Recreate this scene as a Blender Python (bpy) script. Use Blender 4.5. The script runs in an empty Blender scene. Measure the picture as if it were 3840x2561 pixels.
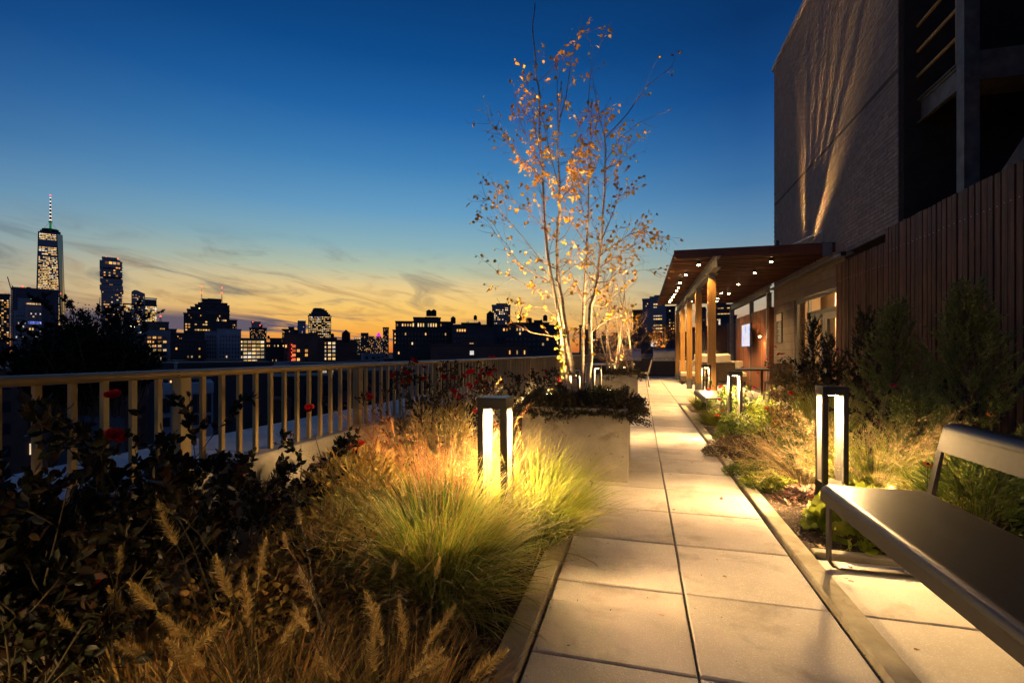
import bpy, math, random
import numpy as np
from mathutils import Vector, Matrix
random.seed(7); rng = np.random.default_rng(7)
scene = bpy.context.scene
# ---------------------------------------------------------------- camera, sky, exposure
H = 1.142; FPX = 1823.0; TH = math.radians(14.8); CS, SN = math.cos(TH), math.sin(TH)
cd = bpy.data.cameras.new('camera'); cam_ob = bpy.data.objects.new('camera', cd); scene.collection.objects.link(cam_ob)
cam_ob.location = (0, 0, H); cam_ob.rotation_euler = (math.radians(90), 0, TH)
cd.sensor_width = 36; cd.lens = FPX / 3840 * 36; cd.shift_y = 41.5 / 3840; cd.clip_start = .05; cd.clip_end = 9000
scene.camera = cam_ob
scene.view_settings.view_transform = 'Standard'; scene.view_settings.look = 'None'
scene.view_settings.gamma = 1; scene.view_settings.use_curve_mapping = False; scene.view_settings.exposure = 0
scene.cycles.use_denoising = True
scene.cycles.max_bounces = 6; scene.cycles.diffuse_bounces = 3; scene.cycles.glossy_bounces = 3
scene.cycles.transmission_bounces = 4; scene.cycles.transparent_max_bounces = 8
scene.cycles.sample_clamp_indirect = 4; scene.cycles.caustics_reflective = False; scene.cycles.caustics_refractive = False

def lin(h):
    h = h.lstrip('#'); c = [int(h[i:i+2], 16) / 255 for i in (0, 2, 4)]
    return tuple(x / 12.92 if x <= .04045 else ((x + .055) / 1.055) ** 2.4 for x in c) + (1,)
class NT:
    def __init__(s, tree): s.t = tree; s.n = tree.nodes; s.l = tree.links
    def a(s, typ, **k):
        n = s.n.new(typ)
        for q, v in k.items():
            if q == 'i':
                for kk, vv in v.items():
                    if isinstance(vv, bpy.types.NodeSocket): s.l.new(vv, n.inputs[kk])
                    else: n.inputs[kk].default_value = vv
            else: setattr(n, q, v)
        return n
    def m(s, op, *args, clamp=False):
        n = s.n.new('ShaderNodeMath'); n.operation = op; n.use_clamp = clamp
        for i, v in enumerate(args):
            if isinstance(v, bpy.types.NodeSocket): s.l.new(v, n.inputs[i])
            else: n.inputs[i].default_value = v
        return n.outputs[0]
    def ramp(s, fac, stops, interp='LINEAR'):
        n = s.n.new('ShaderNodeValToRGB'); r = n.color_ramp; r.interpolation = interp
        while len(r.elements) < len(stops): r.elements.new(1)
        for e, (p, c) in zip(r.elements, stops):
            e.position = p; e.color = c if not isinstance(c, (int, float)) else (c, c, c, 1)
        s.l.new(fac, n.inputs[0]); return n.outputs[0]
    def mix(s, f, a, b, blend='MIX'):
        n = s.n.new('ShaderNodeMix'); n.data_type = 'RGBA'; n.blend_type = blend; n.clamp_factor = True
        for i, v in ((0, f), (6, a), (7, b)):
            if isinstance(v, bpy.types.NodeSocket): s.l.new(v, n.inputs[i])
            else: n.inputs[i].default_value = v
        return n.outputs[2]
world = bpy.data.worlds.new('World'); scene.world = world; world.use_nodes = True
wt = NT(world.node_tree); wt.n.clear()
tc = wt.a('ShaderNodeTexCoord').outputs['Generated']
sx = wt.a('ShaderNodeSeparateXYZ', i={0: tc}); X, Y, Z = sx.outputs
az = wt.m('ARCTAN2', X, Y)
hl = wt.m('SQRT', wt.m('ADD', wt.m('MULTIPLY', X, X), wt.m('MULTIPLY', Y, Y)))
dot = wt.m('DIVIDE', wt.m('ADD', wt.m('MULTIPLY', X, -.44), wt.m('MULTIPLY', Y, .898)), wt.m('MAXIMUM', hl, .05))
RA = [(0, '#DC6E2C'), (.025, '#F2963C'), (.06, '#FDB850'), (.10, '#FDCB6C'), (.145, '#EDCD8C'), (.185, '#B9C2A6'), (.235, '#8DB2B9'), (.31, '#659CC2'), (.40, '#4080B6'), (.49, '#2264A6'), (.58, '#0F4C8C'), (.68, '#093A72'), (1, '#062450')]
RB = [(0, '#9A5A3C'), (.03, '#C08858'), (.08, '#C0A486'), (.13, '#A9A894'), (.19, '#87A0A8'), (.26, '#628EB0'), (.34, '#3F72A4'), (.42, '#285C96'), (.50, '#134682'), (.60, '#0A3468'), (1, '#051E44')]
RC = [(0, '#716A7C'), (.1, '#5C6689'), (.3, '#2F5284'), (.6, '#0F3868'), (1, '#051E44')]
conv = lambda R: [(p * .88 if p < .9 else p, lin(c)) for p, c in R]
za = wt.m('MAXIMUM', Z, 0.0)
ca, cb, cc = (wt.ramp(za, conv(R)) for R in (RA, RB, RC))
fAB = wt.m('DIVIDE', wt.m('SUBTRACT', dot, .80), .2, clamp=True)
fBC = wt.m('DIVIDE', wt.m('SUBTRACT', dot, -.2), 1.0, clamp=True)
base = wt.mix(fBC, cc, wt.mix(fAB, cb, ca))
# wispy clouds, streaming down to the right
def cloudmask(sa, sz, sl, lo, hi, detail, zlo, zhi, w, off):
    v = wt.a('ShaderNodeCombineXYZ', i={0: wt.m('MULTIPLY', az, sa), 1: wt.m('ADD', wt.m('MULTIPLY', Z, sz), wt.m('MULTIPLY', az, sl)), 2: off})
    n = wt.a('ShaderNodeTexNoise', i={'Vector': v.outputs[0], 'Scale': 1.0, 'Detail': detail, 'Roughness': .6, 'Distortion': .9})
    k = wt.a('ShaderNodeMapRange', interpolation_type='SMOOTHSTEP', i={0: n.outputs['Fac'], 1: lo, 2: hi})
    b1 = wt.a('ShaderNodeMapRange', interpolation_type='SMOOTHSTEP', i={0: Z, 1: zlo, 2: zlo + w})
    b2 = wt.a('ShaderNodeMapRange', interpolation_type='SMOOTHSTEP', i={0: Z, 1: zhi, 2: zhi - 1.6 * w})
    return wt.m('MULTIPLY', wt.m('MULTIPLY', k.outputs[0], b1.outputs[0]), b2.outputs[0])
az_left = wt.a('ShaderNodeMapRange', interpolation_type='SMOOTHSTEP', i={0: az, 1: .1, 2: -.75}).outputs[0]
c1 = cloudmask(5.5, 22, 3.0, .47, .70, 8, .03, .23, .06, 5.1)
c2 = cloudmask(2.4, 26, 1.5, .47, .57, 6, .010, .085, .02, 8.7)
c3 = cloudmask(9, 44, 9.0, .48, .70, 8, .03, .2, .05, 1.1)
m1 = wt.m('MULTIPLY', c1, wt.m('ADD', .08, wt.m('MULTIPLY', az_left, .62)))
cl = wt.mix(m1, base, lin('#4E5A66'))
cl = wt.mix(wt.m('MULTIPLY', c3, .42), cl, lin('#96704F'))
cl = wt.mix(wt.m('MULTIPLY', c2, wt.m('ADD', .22, wt.m('MULTIPLY', az_left, .9))), cl, lin('#645A68'))
below = wt.m('GREATER_THAN', 0.0, Z)
cl = wt.mix(below, cl, (.012, .012, .016, 1))
bg = wt.a('ShaderNodeBackground', i={0: cl, 1: 1.0})
wt.l.new(bg.outputs[0], wt.a('ShaderNodeOutputWorld').inputs[0])

# ---------------------------------------------------------------- helpers
def cam(u, v, d):
    "point of the photograph (px of the 3840 wide original) at a depth of d metres"
    a = (u - 1920) / FPX
    return Vector((d * (-SN + CS * a), d * (CS + SN * a), H + (1322 - v) / FPX * d))
def tag(o, label=None, cat=None, group=None, kind=None):
    if label: o['label'] = label
    if cat: o['category'] = cat
    if group: o['group'] = group
    if kind: o['kind'] = kind
    return o
def empty(name, loc=(0, 0, 0), rz=0.0, parent=None):
    o = bpy.data.objects.new(name, None); o.empty_display_size = .1; o.location = loc; o.rotation_euler = (0, 0, rz)
    scene.collection.objects.link(o)
    if parent: o.parent = parent
    return o
def link(name, me, parent=None, loc=(0, 0, 0), rot=(0, 0, 0)):
    o = bpy.data.objects.new(name, me); scene.collection.objects.link(o)
    if parent: o.parent = parent
    o.location = loc; o.rotation_euler = rot
    return o
def npmesh(name, V, F, mat, attrs=None, smooth=False):
    "V (n,3); F list of (m,k) int arrays; attrs: dict of per-point floats"
    me = bpy.data.meshes.new(name)
    V = np.asarray(V, dtype=np.float32).reshape(-1, 3)
    if not isinstance(F, list): F = [F]
    F = [np.asarray(f, dtype=np.int32) for f in F if len(f)]
    me.vertices.add(len(V)); me.vertices.foreach_set('co', V.ravel())
    loops = np.concatenate([f.ravel() for f in F]); cnt = np.concatenate([np.full(len(f), f.shape[1], dtype=np.int32) for f in F])
    start = np.concatenate([[0], np.cumsum(cnt)[:-1]]).astype(np.int32)
    me.loops.add(len(loops)); me.loops.foreach_set('vertex_index', loops)
    me.polygons.add(len(cnt)); me.polygons.foreach_set('loop_start', start)
    try: me.polygons.foreach_set('loop_total', cnt)
    except Exception: pass
    if smooth: me.polygons.foreach_set('use_smooth', np.ones(len(cnt), dtype=bool))
    me.update(calc_edges=True)
    for k, a in (attrs or {}).items():
        at = me.attributes.new(k, 'FLOAT', 'POINT'); at.data.foreach_set('value', np.asarray(a, dtype=np.float32).ravel())
    for m_ in (mat if isinstance(mat, (list, tuple)) else [mat]): me.materials.append(m_)
    return me
class MB:
    def __init__(s): s.v = []; s.f = []; s.sm = []; s.mi = []
    def add(s, vs, fs, M=None, smooth=False, mi=0):
        o = len(s.v)
        s.v += [tuple(M @ Vector(v)) if M is not None else tuple(v) for v in vs]
        for f in fs: s.f.append([i + o for i in f]); s.sm.append(smooth); s.mi.append(mi)
    def box(s, x0, x1, y0, y1, z0, z1, M=None, c=0.0, mi=0):
        if c <= 0:
            vs = [(x, y, z) for z in (z0, z1) for y in (y0, y1) for x in (x0, x1)]
            fs = [(0, 2, 3, 1), (4, 5, 7, 6), (0, 1, 5, 4), (2, 6, 7, 3), (0, 4, 6, 2), (1, 3, 7, 5)]
            s.add(vs, fs, M, mi=mi)
        else:   # top edges chamfered
            vs = [(x0, y0, z0), (x1, y0, z0), (x1, y1, z0), (x0, y1, z0), (x0, y0, z1 - c), (x1, y0, z1 - c), (x1, y1, z1 - c), (x0, y1, z1 - c),
                  (x0 + c, y0 + c, z1), (x1 - c, y0 + c, z1), (x1 - c, y1 - c, z1), (x0 + c, y1 - c, z1)]
            fs = [(3, 2, 1, 0), (0, 1, 5, 4), (1, 2, 6, 5), (2, 3, 7, 6), (3, 0, 4, 7), (4, 5, 9, 8), (5, 6, 10, 9), (6, 7, 11, 10), (7, 4, 8, 11), (8, 9, 10, 11)]
            s.add(vs, fs, M, mi=mi)
    def tube(s, pts, r, n=6, cap=True, mi=0):
        pts = [Vector(p) for p in pts]; k = len(pts)
        rs = r if isinstance(r, (list, tuple)) else [r] * k
        up = None; vs = []
        for i, p in enumerate(pts):
            d = (pts[min(i + 1, k - 1)] - pts[max(i - 1, 0)])
            d = d.normalized() if d.length > 1e-9 else Vector((0, 0, 1))
            if up is None: up = d.orthogonal().normalized()
            up = (up - d * up.dot(d)); up = up.normalized() if up.length > 1e-6 else d.orthogonal().normalized()
            w = d.cross(up)
            for j in range(n):
                t = 2 * math.pi * j / n; vs.append(p + (up * math.cos(t) + w * math.sin(t)) * rs[i])
        fs = [(i * n + j, i * n + (j + 1) % n, (i + 1) * n + (j + 1) % n, (i + 1) * n + j) for i in range(k - 1) for j in range(n)]
        o = len(s.v); s.v += [tuple(v) for v in vs]
        for f in fs: s.f.append([q + o for q in f]); s.sm.append(n > 4); s.mi.append(mi)
        if cap:
            for f in (list(range(n))[::-1], [(k - 1) * n + j for j in range(n)]): s.f.append([q + o for q in f]); s.sm.append(False); s.mi.append(mi)
    def lathe(s, prof, n=16, M=None, smooth=True, mi=0):
        vs = [(r * math.cos(2 * math.pi * j / n), r * math.sin(2 * math.pi * j / n), z) for r, z in prof for j in range(n)]
        fs = [(i * n + j, i * n + (j + 1) % n, (i + 1) * n + (j + 1) % n, (i + 1) * n + j) for i in range(len(prof) - 1) for j in range(n)]
        s.add(vs, fs, M, smooth, mi)
        s.add([vs[j] for j in range(n)], [list(range(n))[::-1]], M, mi=mi); s.add([vs[-n + j] for j in range(n)], [list(range(n))], M, mi=mi)
    def mesh(s, name, mat):
        me = bpy.data.meshes.new(name); me.from_pydata(s.v, [], s.f)
        me.polygons.foreach_set('use_smooth', s.sm); me.polygons.foreach_set('material_index', s.mi); me.update()
        for m_ in (mat if isinstance(mat, (list, tuple)) else [mat]): me.materials.append(m_)
        return me
    def build(s, name, mat, parent=None, **k): return link(name, s.mesh(name, mat), parent, **k)
def boxob(name, mat, b, parent=None, c=0.0, M=None, **k):
    q = MB(); q.box(*b, M=M, c=c); return q.build(name, mat, parent, **k)
def prism(name, mat, prof, y0, y1, parent=None, smooth=False, **k):
    "closed XZ outline extruded along y"
    n = len(prof); q = MB()
    vs = [(x, y0, z) for x, z in prof] + [(x, y1, z) for x, z in prof]
    q.add(vs, [(i, (i + 1) % n, n + (i + 1) % n, n + i) for i in range(n)], smooth=smooth)
    q.add(vs, [list(range(n))[::-1], list(range(n, 2 * n))])
    return q.build(name, mat, parent, **k)
# ---------------------------------------------------------------- materials
def newmat(name):
    m = bpy.data.materials.new(name); m.use_nodes = True; t = NT(m.node_tree); t.n.clear(); return m, t
def surf(name, c1, c2=None, rough=.6, metal=0.0, scale=4.0, stretch=(1, 1, 1), detail=6, bump=0.0, bscale=60.0, objvar=0.0, spots=None, spec=.5, lo=.35, hi=.65, bdist=.01, objcoord=True, stain=None):
    m, t = newmat(name)
    co = t.a('ShaderNodeTexCoord').outputs['Object'] if objcoord else t.a('ShaderNodeNewGeometry').outputs['Position']
    oi = t.a('ShaderNodeObjectInfo')
    off = t.a('ShaderNodeVectorMath', operation='SCALE', i={0: (7.3, 3.1, 5.7), 'Scale': oi.outputs['Random']})
    cv = t.a('ShaderNodeVectorMath', operation='ADD', i={0: co, 1: off.outputs[0]}).outputs[0]
    mp = t.a('ShaderNodeMapping', i={'Vector': cv, 'Scale': stretch}).outputs[0]
    c2 = c2 or tuple(x * .7 for x in c1[:3])
    n1 = t.a('ShaderNodeTexNoise', i={'Vector': mp, 'Scale': scale, 'Detail': detail, 'Roughness': .6})
    f = t.a('ShaderNodeMapRange', i={0: n1.outputs['Fac'], 1: lo, 2: hi}).outputs[0]
    col = t.mix(f, tuple(c2[:3]) + (1,), tuple(c1[:3]) + (1,))
    if spots:
        n2 = t.a('ShaderNodeTexNoise', i={'Vector': cv, 'Scale': spots[0], 'Detail': 2})
        f2 = t.a('ShaderNodeMapRange', i={0: n2.outputs['Fac'], 1: spots[1], 2: spots[1] + .06}).outputs[0]
        col = t.mix(t.m('MULTIPLY', f2, spots[3]), col, tuple(spots[2]) + (1,))
    if stain:
        n3 = t.a('ShaderNodeTexNoise', i={'Vector': cv, 'Scale': stain[0], 'Detail': 8, 'Roughness': .65, 'Distortion': .6})
        f3 = t.a('ShaderNodeMapRange', i={0: n3.outputs['Fac'], 1: stain[1], 2: stain[1] + .12}).outputs[0]
        col = t.mix(t.m('MULTIPLY', f3, stain[3]), col, tuple(stain[2]) + (1,))
    if objvar:
        g = t.m('ADD', 1 - objvar, t.m('MULTIPLY', oi.outputs['Random'], 2 * objvar))
        col = t.mix(1.0, col, t.a('ShaderNodeCombineColor', i={0: g, 1: g, 2: g}).outputs[0], 'MULTIPLY')
    p = t.a('ShaderNodeBsdfPrincipled', i={'Base Color': col, 'Roughness': rough, 'Metallic': metal, 'Specular IOR Level': spec})
    if bump:
        n4 = t.a('ShaderNodeTexNoise', i={'Vector': t.a('ShaderNodeMapping', i={'Vector': cv, 'Scale': stretch}).outputs[0], 'Scale': bscale, 'Detail': 5})
        b = t.a('ShaderNodeBump', i={'Strength': bump, 'Distance': bdist, 'Height': n4.outputs['Fac']})
        t.l.new(b.outputs[0], p.inputs['Normal'])
    t.l.new(p.outputs[0], t.a('ShaderNodeOutputMaterial').inputs[0]); return m
def emit(name, col, s):
    m, t = newmat(name); e = t.a('ShaderNodeEmission', i={0: tuple(col) + (1,), 1: s})
    t.l.new(e.outputs[0], t.a('ShaderNodeOutputMaterial').inputs[0]); return m
def winlit(name, cols, s0, s1):
    m, t = newmat(name)
    at = t.a('ShaderNodeAttribute', attribute_name='rnd').outputs['Fac']; oi = t.a('ShaderNodeObjectInfo').outputs['Random']
    r = t.m('FRACT', t.m('ADD', at, oi))
    co = t.a('ShaderNodeTexCoord').outputs['Object']
    n = t.a('ShaderNodeTexNoise', i={'Vector': co, 'Scale': 1.3, 'Detail': 2}).outputs['Fac']
    k = len(cols); c = t.ramp(t.m('FRACT', t.m('MULTIPLY', r, 7.31)), [(i / max(1, k - 1), tuple(q) + (1,)) for i, q in enumerate(cols)])
    st = t.m('MULTIPLY', t.m('ADD', s0, t.m('MULTIPLY', r, s1 - s0)), t.m('ADD', .35, t.m('MULTIPLY', n, 1.3)))
    e = t.a('ShaderNodeEmission', i={0: c, 1: st}); t.l.new(e.outputs[0], t.a('ShaderNodeOutputMaterial').inputs[0]); return m
def leafmat(name, cols, tip=None, trans=.35, rough=.55, spec=.3):
    "colour picked by the rnd attribute of each leaf or blade, optional tip colour (attribute t)"
    m, t = newmat(name)
    r = t.a('ShaderNodeAttribute', attribute_name='rnd').outputs['Fac']; k = len(cols)
    r = t.m('FRACT', t.m('ADD', r, t.a('ShaderNodeObjectInfo').outputs['Random']))
    c = t.ramp(r, [(i / max(1, k - 1), tuple(q) + (1,)) for i, q in enumerate(cols)])
    if tip:
        a = t.a('ShaderNodeAttribute', attribute_name='t').outputs['Fac']
        f = t.a('ShaderNodeMapRange', i={0: a, 1: tip[1], 2: 1.0}).outputs[0]
        c = t.mix(f, c, tuple(tip[0]) + (1,))
    p = t.a('ShaderNodeBsdfPrincipled', i={'Base Color': c, 'Roughness': rough, 'Specular IOR Level': spec})
    tr = t.a('ShaderNodeBsdfTranslucent', i={0: c})
    mx = t.a('ShaderNodeMixShader', i={0: trans, 1: p.outputs[0], 2: tr.outputs[0]})
    t.l.new(mx.outputs[0], t.a('ShaderNodeOutputMaterial').inputs[0]); return m
WARM = (1.0, .62, .245)
M_paver = surf('concrete_paver', (.56, .515, .46), (.43, .39, .34), rough=.75, scale=2.2, bump=.25, bscale=160, objvar=.17, spots=(190, .60, (.80, .78, .74), .6), stain=(2.6, .54, (.25, .205, .155), .55))
M_kerb = surf('kerb_concrete', (.42, .37, .27), (.27, .23, .15), rough=.85, scale=6, bump=.4, bscale=90, stain=(5, .56, (.16, .13, .08), .6))
M_planter = surf('cast_concrete', (.36, .32, .26), (.22, .19, .15), rough=.8, scale=2.4, bump=.5, bscale=30, stain=(3.2, .55, (.13, .11, .08), .75), spots=(34, .66, (.12, .10, .08), .8), detail=10)
M_parapet = surf('parapet_concrete', (.42, .38, .32), (.30, .27, .22), rough=.85, scale=3, bump=.3, bscale=60, stain=(3, .55, (.18, .16, .13), .5))
M_coping = surf('pale_coping', (.50, .50, .52), (.40, .40, .42), rough=.7, scale=5, bump=.2, bscale=80, spots=(30, .66, (.2, .2, .2), .6))
M_rail = surf('cream_rail_paint', (.50, .35, .125), (.38, .26, .09), rough=.38, scale=3, bump=.06, bscale=40, objvar=.05)
M_bronze = surf('dark_bronze_paint', (.045, .038, .032), (.035, .03, .026), rough=.38, metal=.3, scale=10, bump=.03)
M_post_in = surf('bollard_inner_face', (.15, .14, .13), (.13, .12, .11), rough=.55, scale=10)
M_bench = surf('dark_bench_metal', (.085, .078, .07), (.075, .068, .06), rough=.38, metal=.75, scale=30, bump=.05, bscale=700, bdist=.002)
M_steel = surf('galvanised_steel', (.32, .31, .29), (.20, .19, .18), rough=.5, metal=.35, scale=6, bump=.1, bscale=50, stain=(5, .62, (.16, .08, .04), .5))
M_stairsteel = surf('weathered_stair_steel', (.17, .15, .135), (.10, .085, .07), rough=.6, metal=.2, scale=6, bump=.2, bscale=40, stain=(5, .58, (.12, .05, .02), .6))
M_ipe = surf('weathered_hardwood', (.145, .066, .034), (.055, .024, .013), spec=.25, rough=.6, scale=5, stretch=(6, 6, .5), bump=.35, bscale=30, objvar=.35)
M_slat = surf('pergola_hardwood', (.17, .058, .024), (.08, .028, .013), rough=.5, scale=5, stretch=(.5, 6, 6), bump=.2, bscale=30, objvar=.65)
M_fir = surf('fir_timber_post', (.62, .34, .085), (.42, .20, .05), rough=.5, scale=4, stretch=(7, 7, .45), bump=.15, bscale=30, objvar=.1, spots=(7, .74, (.12, .05, .02), .8))
M_brick = surf('tan_long_brick', (.31, .245, .195), (.22, .17, .135), rough=.85, scale=8, bump=.3, bscale=60, objvar=.14)
M_mortar = surf('mortar', (.09, .078, .068), (.07, .06, .05), rough=.95, scale=10)
M_block = surf('taupe_block_wall', (.24, .19, .14), (.19, .15, .11), rough=.85, scale=3, bump=.25, bscale=60, objvar=.06)
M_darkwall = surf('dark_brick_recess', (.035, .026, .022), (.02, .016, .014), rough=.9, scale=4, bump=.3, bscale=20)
M_frame = surf('grey_door_frame', (.20, .20, .18), (.17, .17, .155), rough=.4, metal=.2, scale=5)
M_soil = surf('dark_soil', (.055, .036, .022), (.025, .016, .01), rough=.95, scale=14, bump=.9, bscale=70, bdist=.03)
M_bed = surf('dark_joint_bed', (.05, .042, .034), (.03, .025, .02), rough=.95, scale=20)  # dark bed colour showing in the open paver joints
M_cabinet = surf('brown_cabinet', (.10, .068, .045), (.08, .052, .035), rough=.5, scale=3, stretch=(3, 3, .5))
M_stainless = surf('stainless_steel', (.55, .54, .52), (.45, .44, .42), rough=.28, metal=.9, scale=3)
M_stone = surf('pale_worktop_stone', (.45, .40, .33), (.36, .31, .25), rough=.5, scale=8)
M_cush = surf('cream_cushion', (.55, .48, .38), (.48, .42, .33), rough=.9, scale=6, bump=.2, bscale=40)
M_wicker = surf('brown_wicker', (.16, .11, .07), (.08, .055, .035), rough=.7, scale=40, bump=.5, bscale=120)
M_black = surf('black_plastic', (.015, .015, .015), (.012, .012, .012), rough=.35, scale=5)
M_bark = surf('pale_birch_bark', (.46, .37, .27), (.18, .12, .08), rough=.75, scale=9, stretch=(.8, .8, 3.5), bump=.5, bscale=40, lo=.36, hi=.50, spots=(16, .64, (.05, .035, .025), .85), objcoord=True)
M_twig = surf('brown_twig_bark', (.13, .075, .045), (.07, .04, .025), rough=.8, scale=20)
M_paletwig = surf('pale_twig_bark', (.34, .24, .15), (.20, .13, .08), rough=.75, scale=14)
M_stem = surf('green_stem', (.07, .06, .025), (.04, .03, .015), rough=.7, scale=20)
L_birch = leafmat('birch_leaf', [(.60, .31, .015), (.52, .22, .01), (.66, .38, .025), (.34, .14, .01), (.62, .42, .04)], trans=.45)
L_ivy = leafmat('lime_vine_leaf', [(.40, .36, .05), (.45, .38, .08), (.28, .30, .04)], trans=.4)
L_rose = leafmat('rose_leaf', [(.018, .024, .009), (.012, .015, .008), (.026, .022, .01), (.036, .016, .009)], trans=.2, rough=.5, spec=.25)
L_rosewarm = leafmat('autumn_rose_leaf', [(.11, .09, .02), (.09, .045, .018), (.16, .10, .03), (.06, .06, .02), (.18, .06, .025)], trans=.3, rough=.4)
L_red = leafmat('red_rose_petal', [(.72, .010, .02), (.6, .007, .014), (.78, .03, .03)], trans=.35)
L_pink = leafmat('pink_rose_petal', [(.55, .05, .09), (.45, .03, .06), (.60, .10, .14)], trans=.3)
L_orange = leafmat('orange_petal', [(.60, .20, .02), (.50, .14, .02)], trans=.3)
L_grass = leafmat('green_gold_grass', [(.09, .15, .015), (.15, .20, .02), (.26, .26, .03), (.05, .09, .012), (.34, .28, .05), (.12, .17, .02)], tip=((.46, .36, .10), .72), trans=.35)
L_straw = leafmat('straw_grass', [(.42, .30, .13), (.34, .22, .09), (.48, .38, .20), (.26, .13, .06)], tip=((.52, .38, .20), .5), trans=.35)
L_redgrass = leafmat('red_autumn_grass', [(.50, .12, .03), (.42, .18, .05), (.55, .26, .10), (.36, .07, .02)], tip=((.62, .34, .16), .6), trans=.35)
L_lushgrass = leafmat('yellow_green_grass', [(.24, .32, .02), (.34, .38, .035), (.13, .20, .015), (.46, .44, .08), (.09, .15, .015)], tip=((.45, .38, .14), .7), trans=.4)
L_seed = leafmat('tan_seed_head', [(.52, .37, .12), (.40, .27, .08), (.62, .46, .17)], trans=.4)
L_drybrown = leafmat('dry_olive_leaf', [(.30, .18, .04), (.18, .13, .03), (.38, .24, .06), (.22, .10, .03), (.14, .14, .03)], trans=.3)
L_goldleaf = leafmat('gold_narrow_leaf', [(.50, .32, .06), (.40, .22, .04), (.56, .42, .10), (.32, .15, .04)], trans=.35)
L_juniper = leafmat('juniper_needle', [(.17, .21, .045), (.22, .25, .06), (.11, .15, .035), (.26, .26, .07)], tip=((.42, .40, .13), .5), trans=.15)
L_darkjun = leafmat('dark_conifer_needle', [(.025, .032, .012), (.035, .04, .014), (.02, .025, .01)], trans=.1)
L_lime = leafmat('lime_leaf', [(.30, .34, .03), (.24, .30, .025), (.36, .38, .06)], trans=.35, rough=.4)
L_cover = leafmat('green_groundcover_leaf', [(.10, .15, .02), (.14, .18, .03), (.20, .22, .05), (.07, .10, .02)], trans=.3)
L_redcover = leafmat('bronze_groundcover_leaf', [(.15, .07, .04), (.10, .08, .03), (.20, .10, .06), (.08, .09, .03)], trans=.3)
L_hosta = leafmat('hosta_leaf', [(.08, .13, .03), (.10, .15, .035)], tip=None, trans=.25)
L_hostarim = leafmat('hosta_pale_margin', [(.42, .42, .20), (.38, .40, .18)], trans=.3)
L_mauve = leafmat('bronze_pink_leaf', [(.36, .14, .09), (.48, .34, .28), (.28, .09, .05), (.52, .42, .36)], trans=.25)
L_heather = leafmat('heather_sprig', [(.05, .045, .02), (.035, .03, .015), (.07, .06, .025), (.08, .05, .035)], trans=.15)
L_hornbeam = leafmat('orange_hedge_leaf', [(.36, .16, .03), (.28, .11, .02), (.42, .22, .05)], trans=.4)
L_citytree = leafmat('far_tree_leaf', [(.03, .028, .012), (.02, .022, .01), (.045, .035, .015)], trans=.1)
L_mulch = leafmat('bark_chip', [(.09, .055, .03), (.05, .03, .018), (.14, .09, .055), (.20, .14, .09)], trans=0, rough=.8)
L_litter = leafmat('fallen_leaf', [(.30, .15, .04), (.22, .10, .03), (.38, .24, .08)], trans=.2)
M_led = emit('warm_led', (1, .64, .27), 60)
M_ledsmall = emit('warm_downlight_lens', (1, .62, .25), 120)
W_warm = winlit('warm_lit_window', [(1, .42, .09), (1, .52, .14), (1, .72, .40), (1, .38, .06), (1, .60, .2)], .12, 1.35)
W_bright = winlit('bright_lit_window', [(1, .58, .16), (1, .66, .26), (1, .48, .10), (1, .80, .50), (1, .58, .16), (.95, .9, .8)], .3, 1.5)
W_cool = winlit('neutral_lit_window', [(1, .74, .42), (1, .82, .58), (.9, .88, .9)], .4, 1.2)
W_red = winlit('red_lit_window', [(1, .15, .05), (1, .3, .08)], .5, 1.2)
M_glassdark = surf('unlit_window_glass', (.02, .025, .035), (.015, .02, .03), rough=.12, scale=3)
M_mullion = surf('window_mullion', (.06, .05, .045), (.05, .045, .04), rough=.6)
# ---------------------------------------------------------------- leaf, grass and branch builders
LEAF = (np.array([(0, 0, 0), (.27, .28, .05), (.24, .65, .06), (0, 1, -.06), (-.24, .65, .06), (-.27, .28, .05)], dtype=float), np.array([(0, 1, 2, 3), (0, 3, 4, 5)]))
BIRCH = (np.array([(0, 0, 0), (.40, .22, .06), (.30, .62, .05), (0, 1.05, -.08), (-.30, .62, .05), (-.40, .22, .06)], dtype=float), np.array([(0, 1, 2, 3), (0, 3, 4, 5)]))
NARROW = (np.array([(0, 0, 0), (.09, .3, .02), (.07, .7, .0), (0, 1, -.08), (-.07, .7, .0), (-.09, .3, .02)], dtype=float), np.array([(0, 1, 2, 3), (0, 3, 4, 5)]))
NEEDLE = (np.array([(-.05, 0, 0), (.05, 0, 0), (0, 1, 0)], dtype=float), np.array([(0, 1, 2)]))
CHIP = (np.array([(-.5, -.12, 0), (.5, -.15, 0), (.45, .14, .02), (-.48, .12, .02), (-.45, -.1, .1), (.4, -.1, .1), (.4, .1, .1), (-.4, .1, .1)], dtype=float), np.array([(0, 1, 5, 4), (1, 2, 6, 5), (2, 3, 7, 6), (3, 0, 4, 7), (4, 5, 6, 7)]))
_l = [(0, 0, -.08)]
for _k in range(10):
    _t = -2.6 + 5.2 * _k / 9; _r = (.5 if _k % 2 == 0 else .36)
    _l.append((math.sin(_t) * _r, .5 + math.cos(_t) * _r * .95, .10 if _k % 2 == 0 else .0))
LOBED = (np.array(_l + [(0, .5, -.04)], dtype=float), np.array([(11, i, i + 1) for i in range(1, 10)] + [(0, 1, 11), (0, 11, 10)]))
def unit(v): return v / np.maximum(np.linalg.norm(v, axis=-1, keepdims=True), 1e-9)
def frames(D, roll=None, up=None, n=None):
    D = unit(D); k = len(D)
    ref = rng.normal(size=(k, 3)) if up is None else np.tile(np.array(up, float), (k, 1)) + rng.normal(size=(k, 3)) * .25
    Xa = unit(np.cross(D, ref)); Za = np.cross(Xa, D)
    return np.stack([Xa, D, Za], axis=2)        # columns
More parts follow.
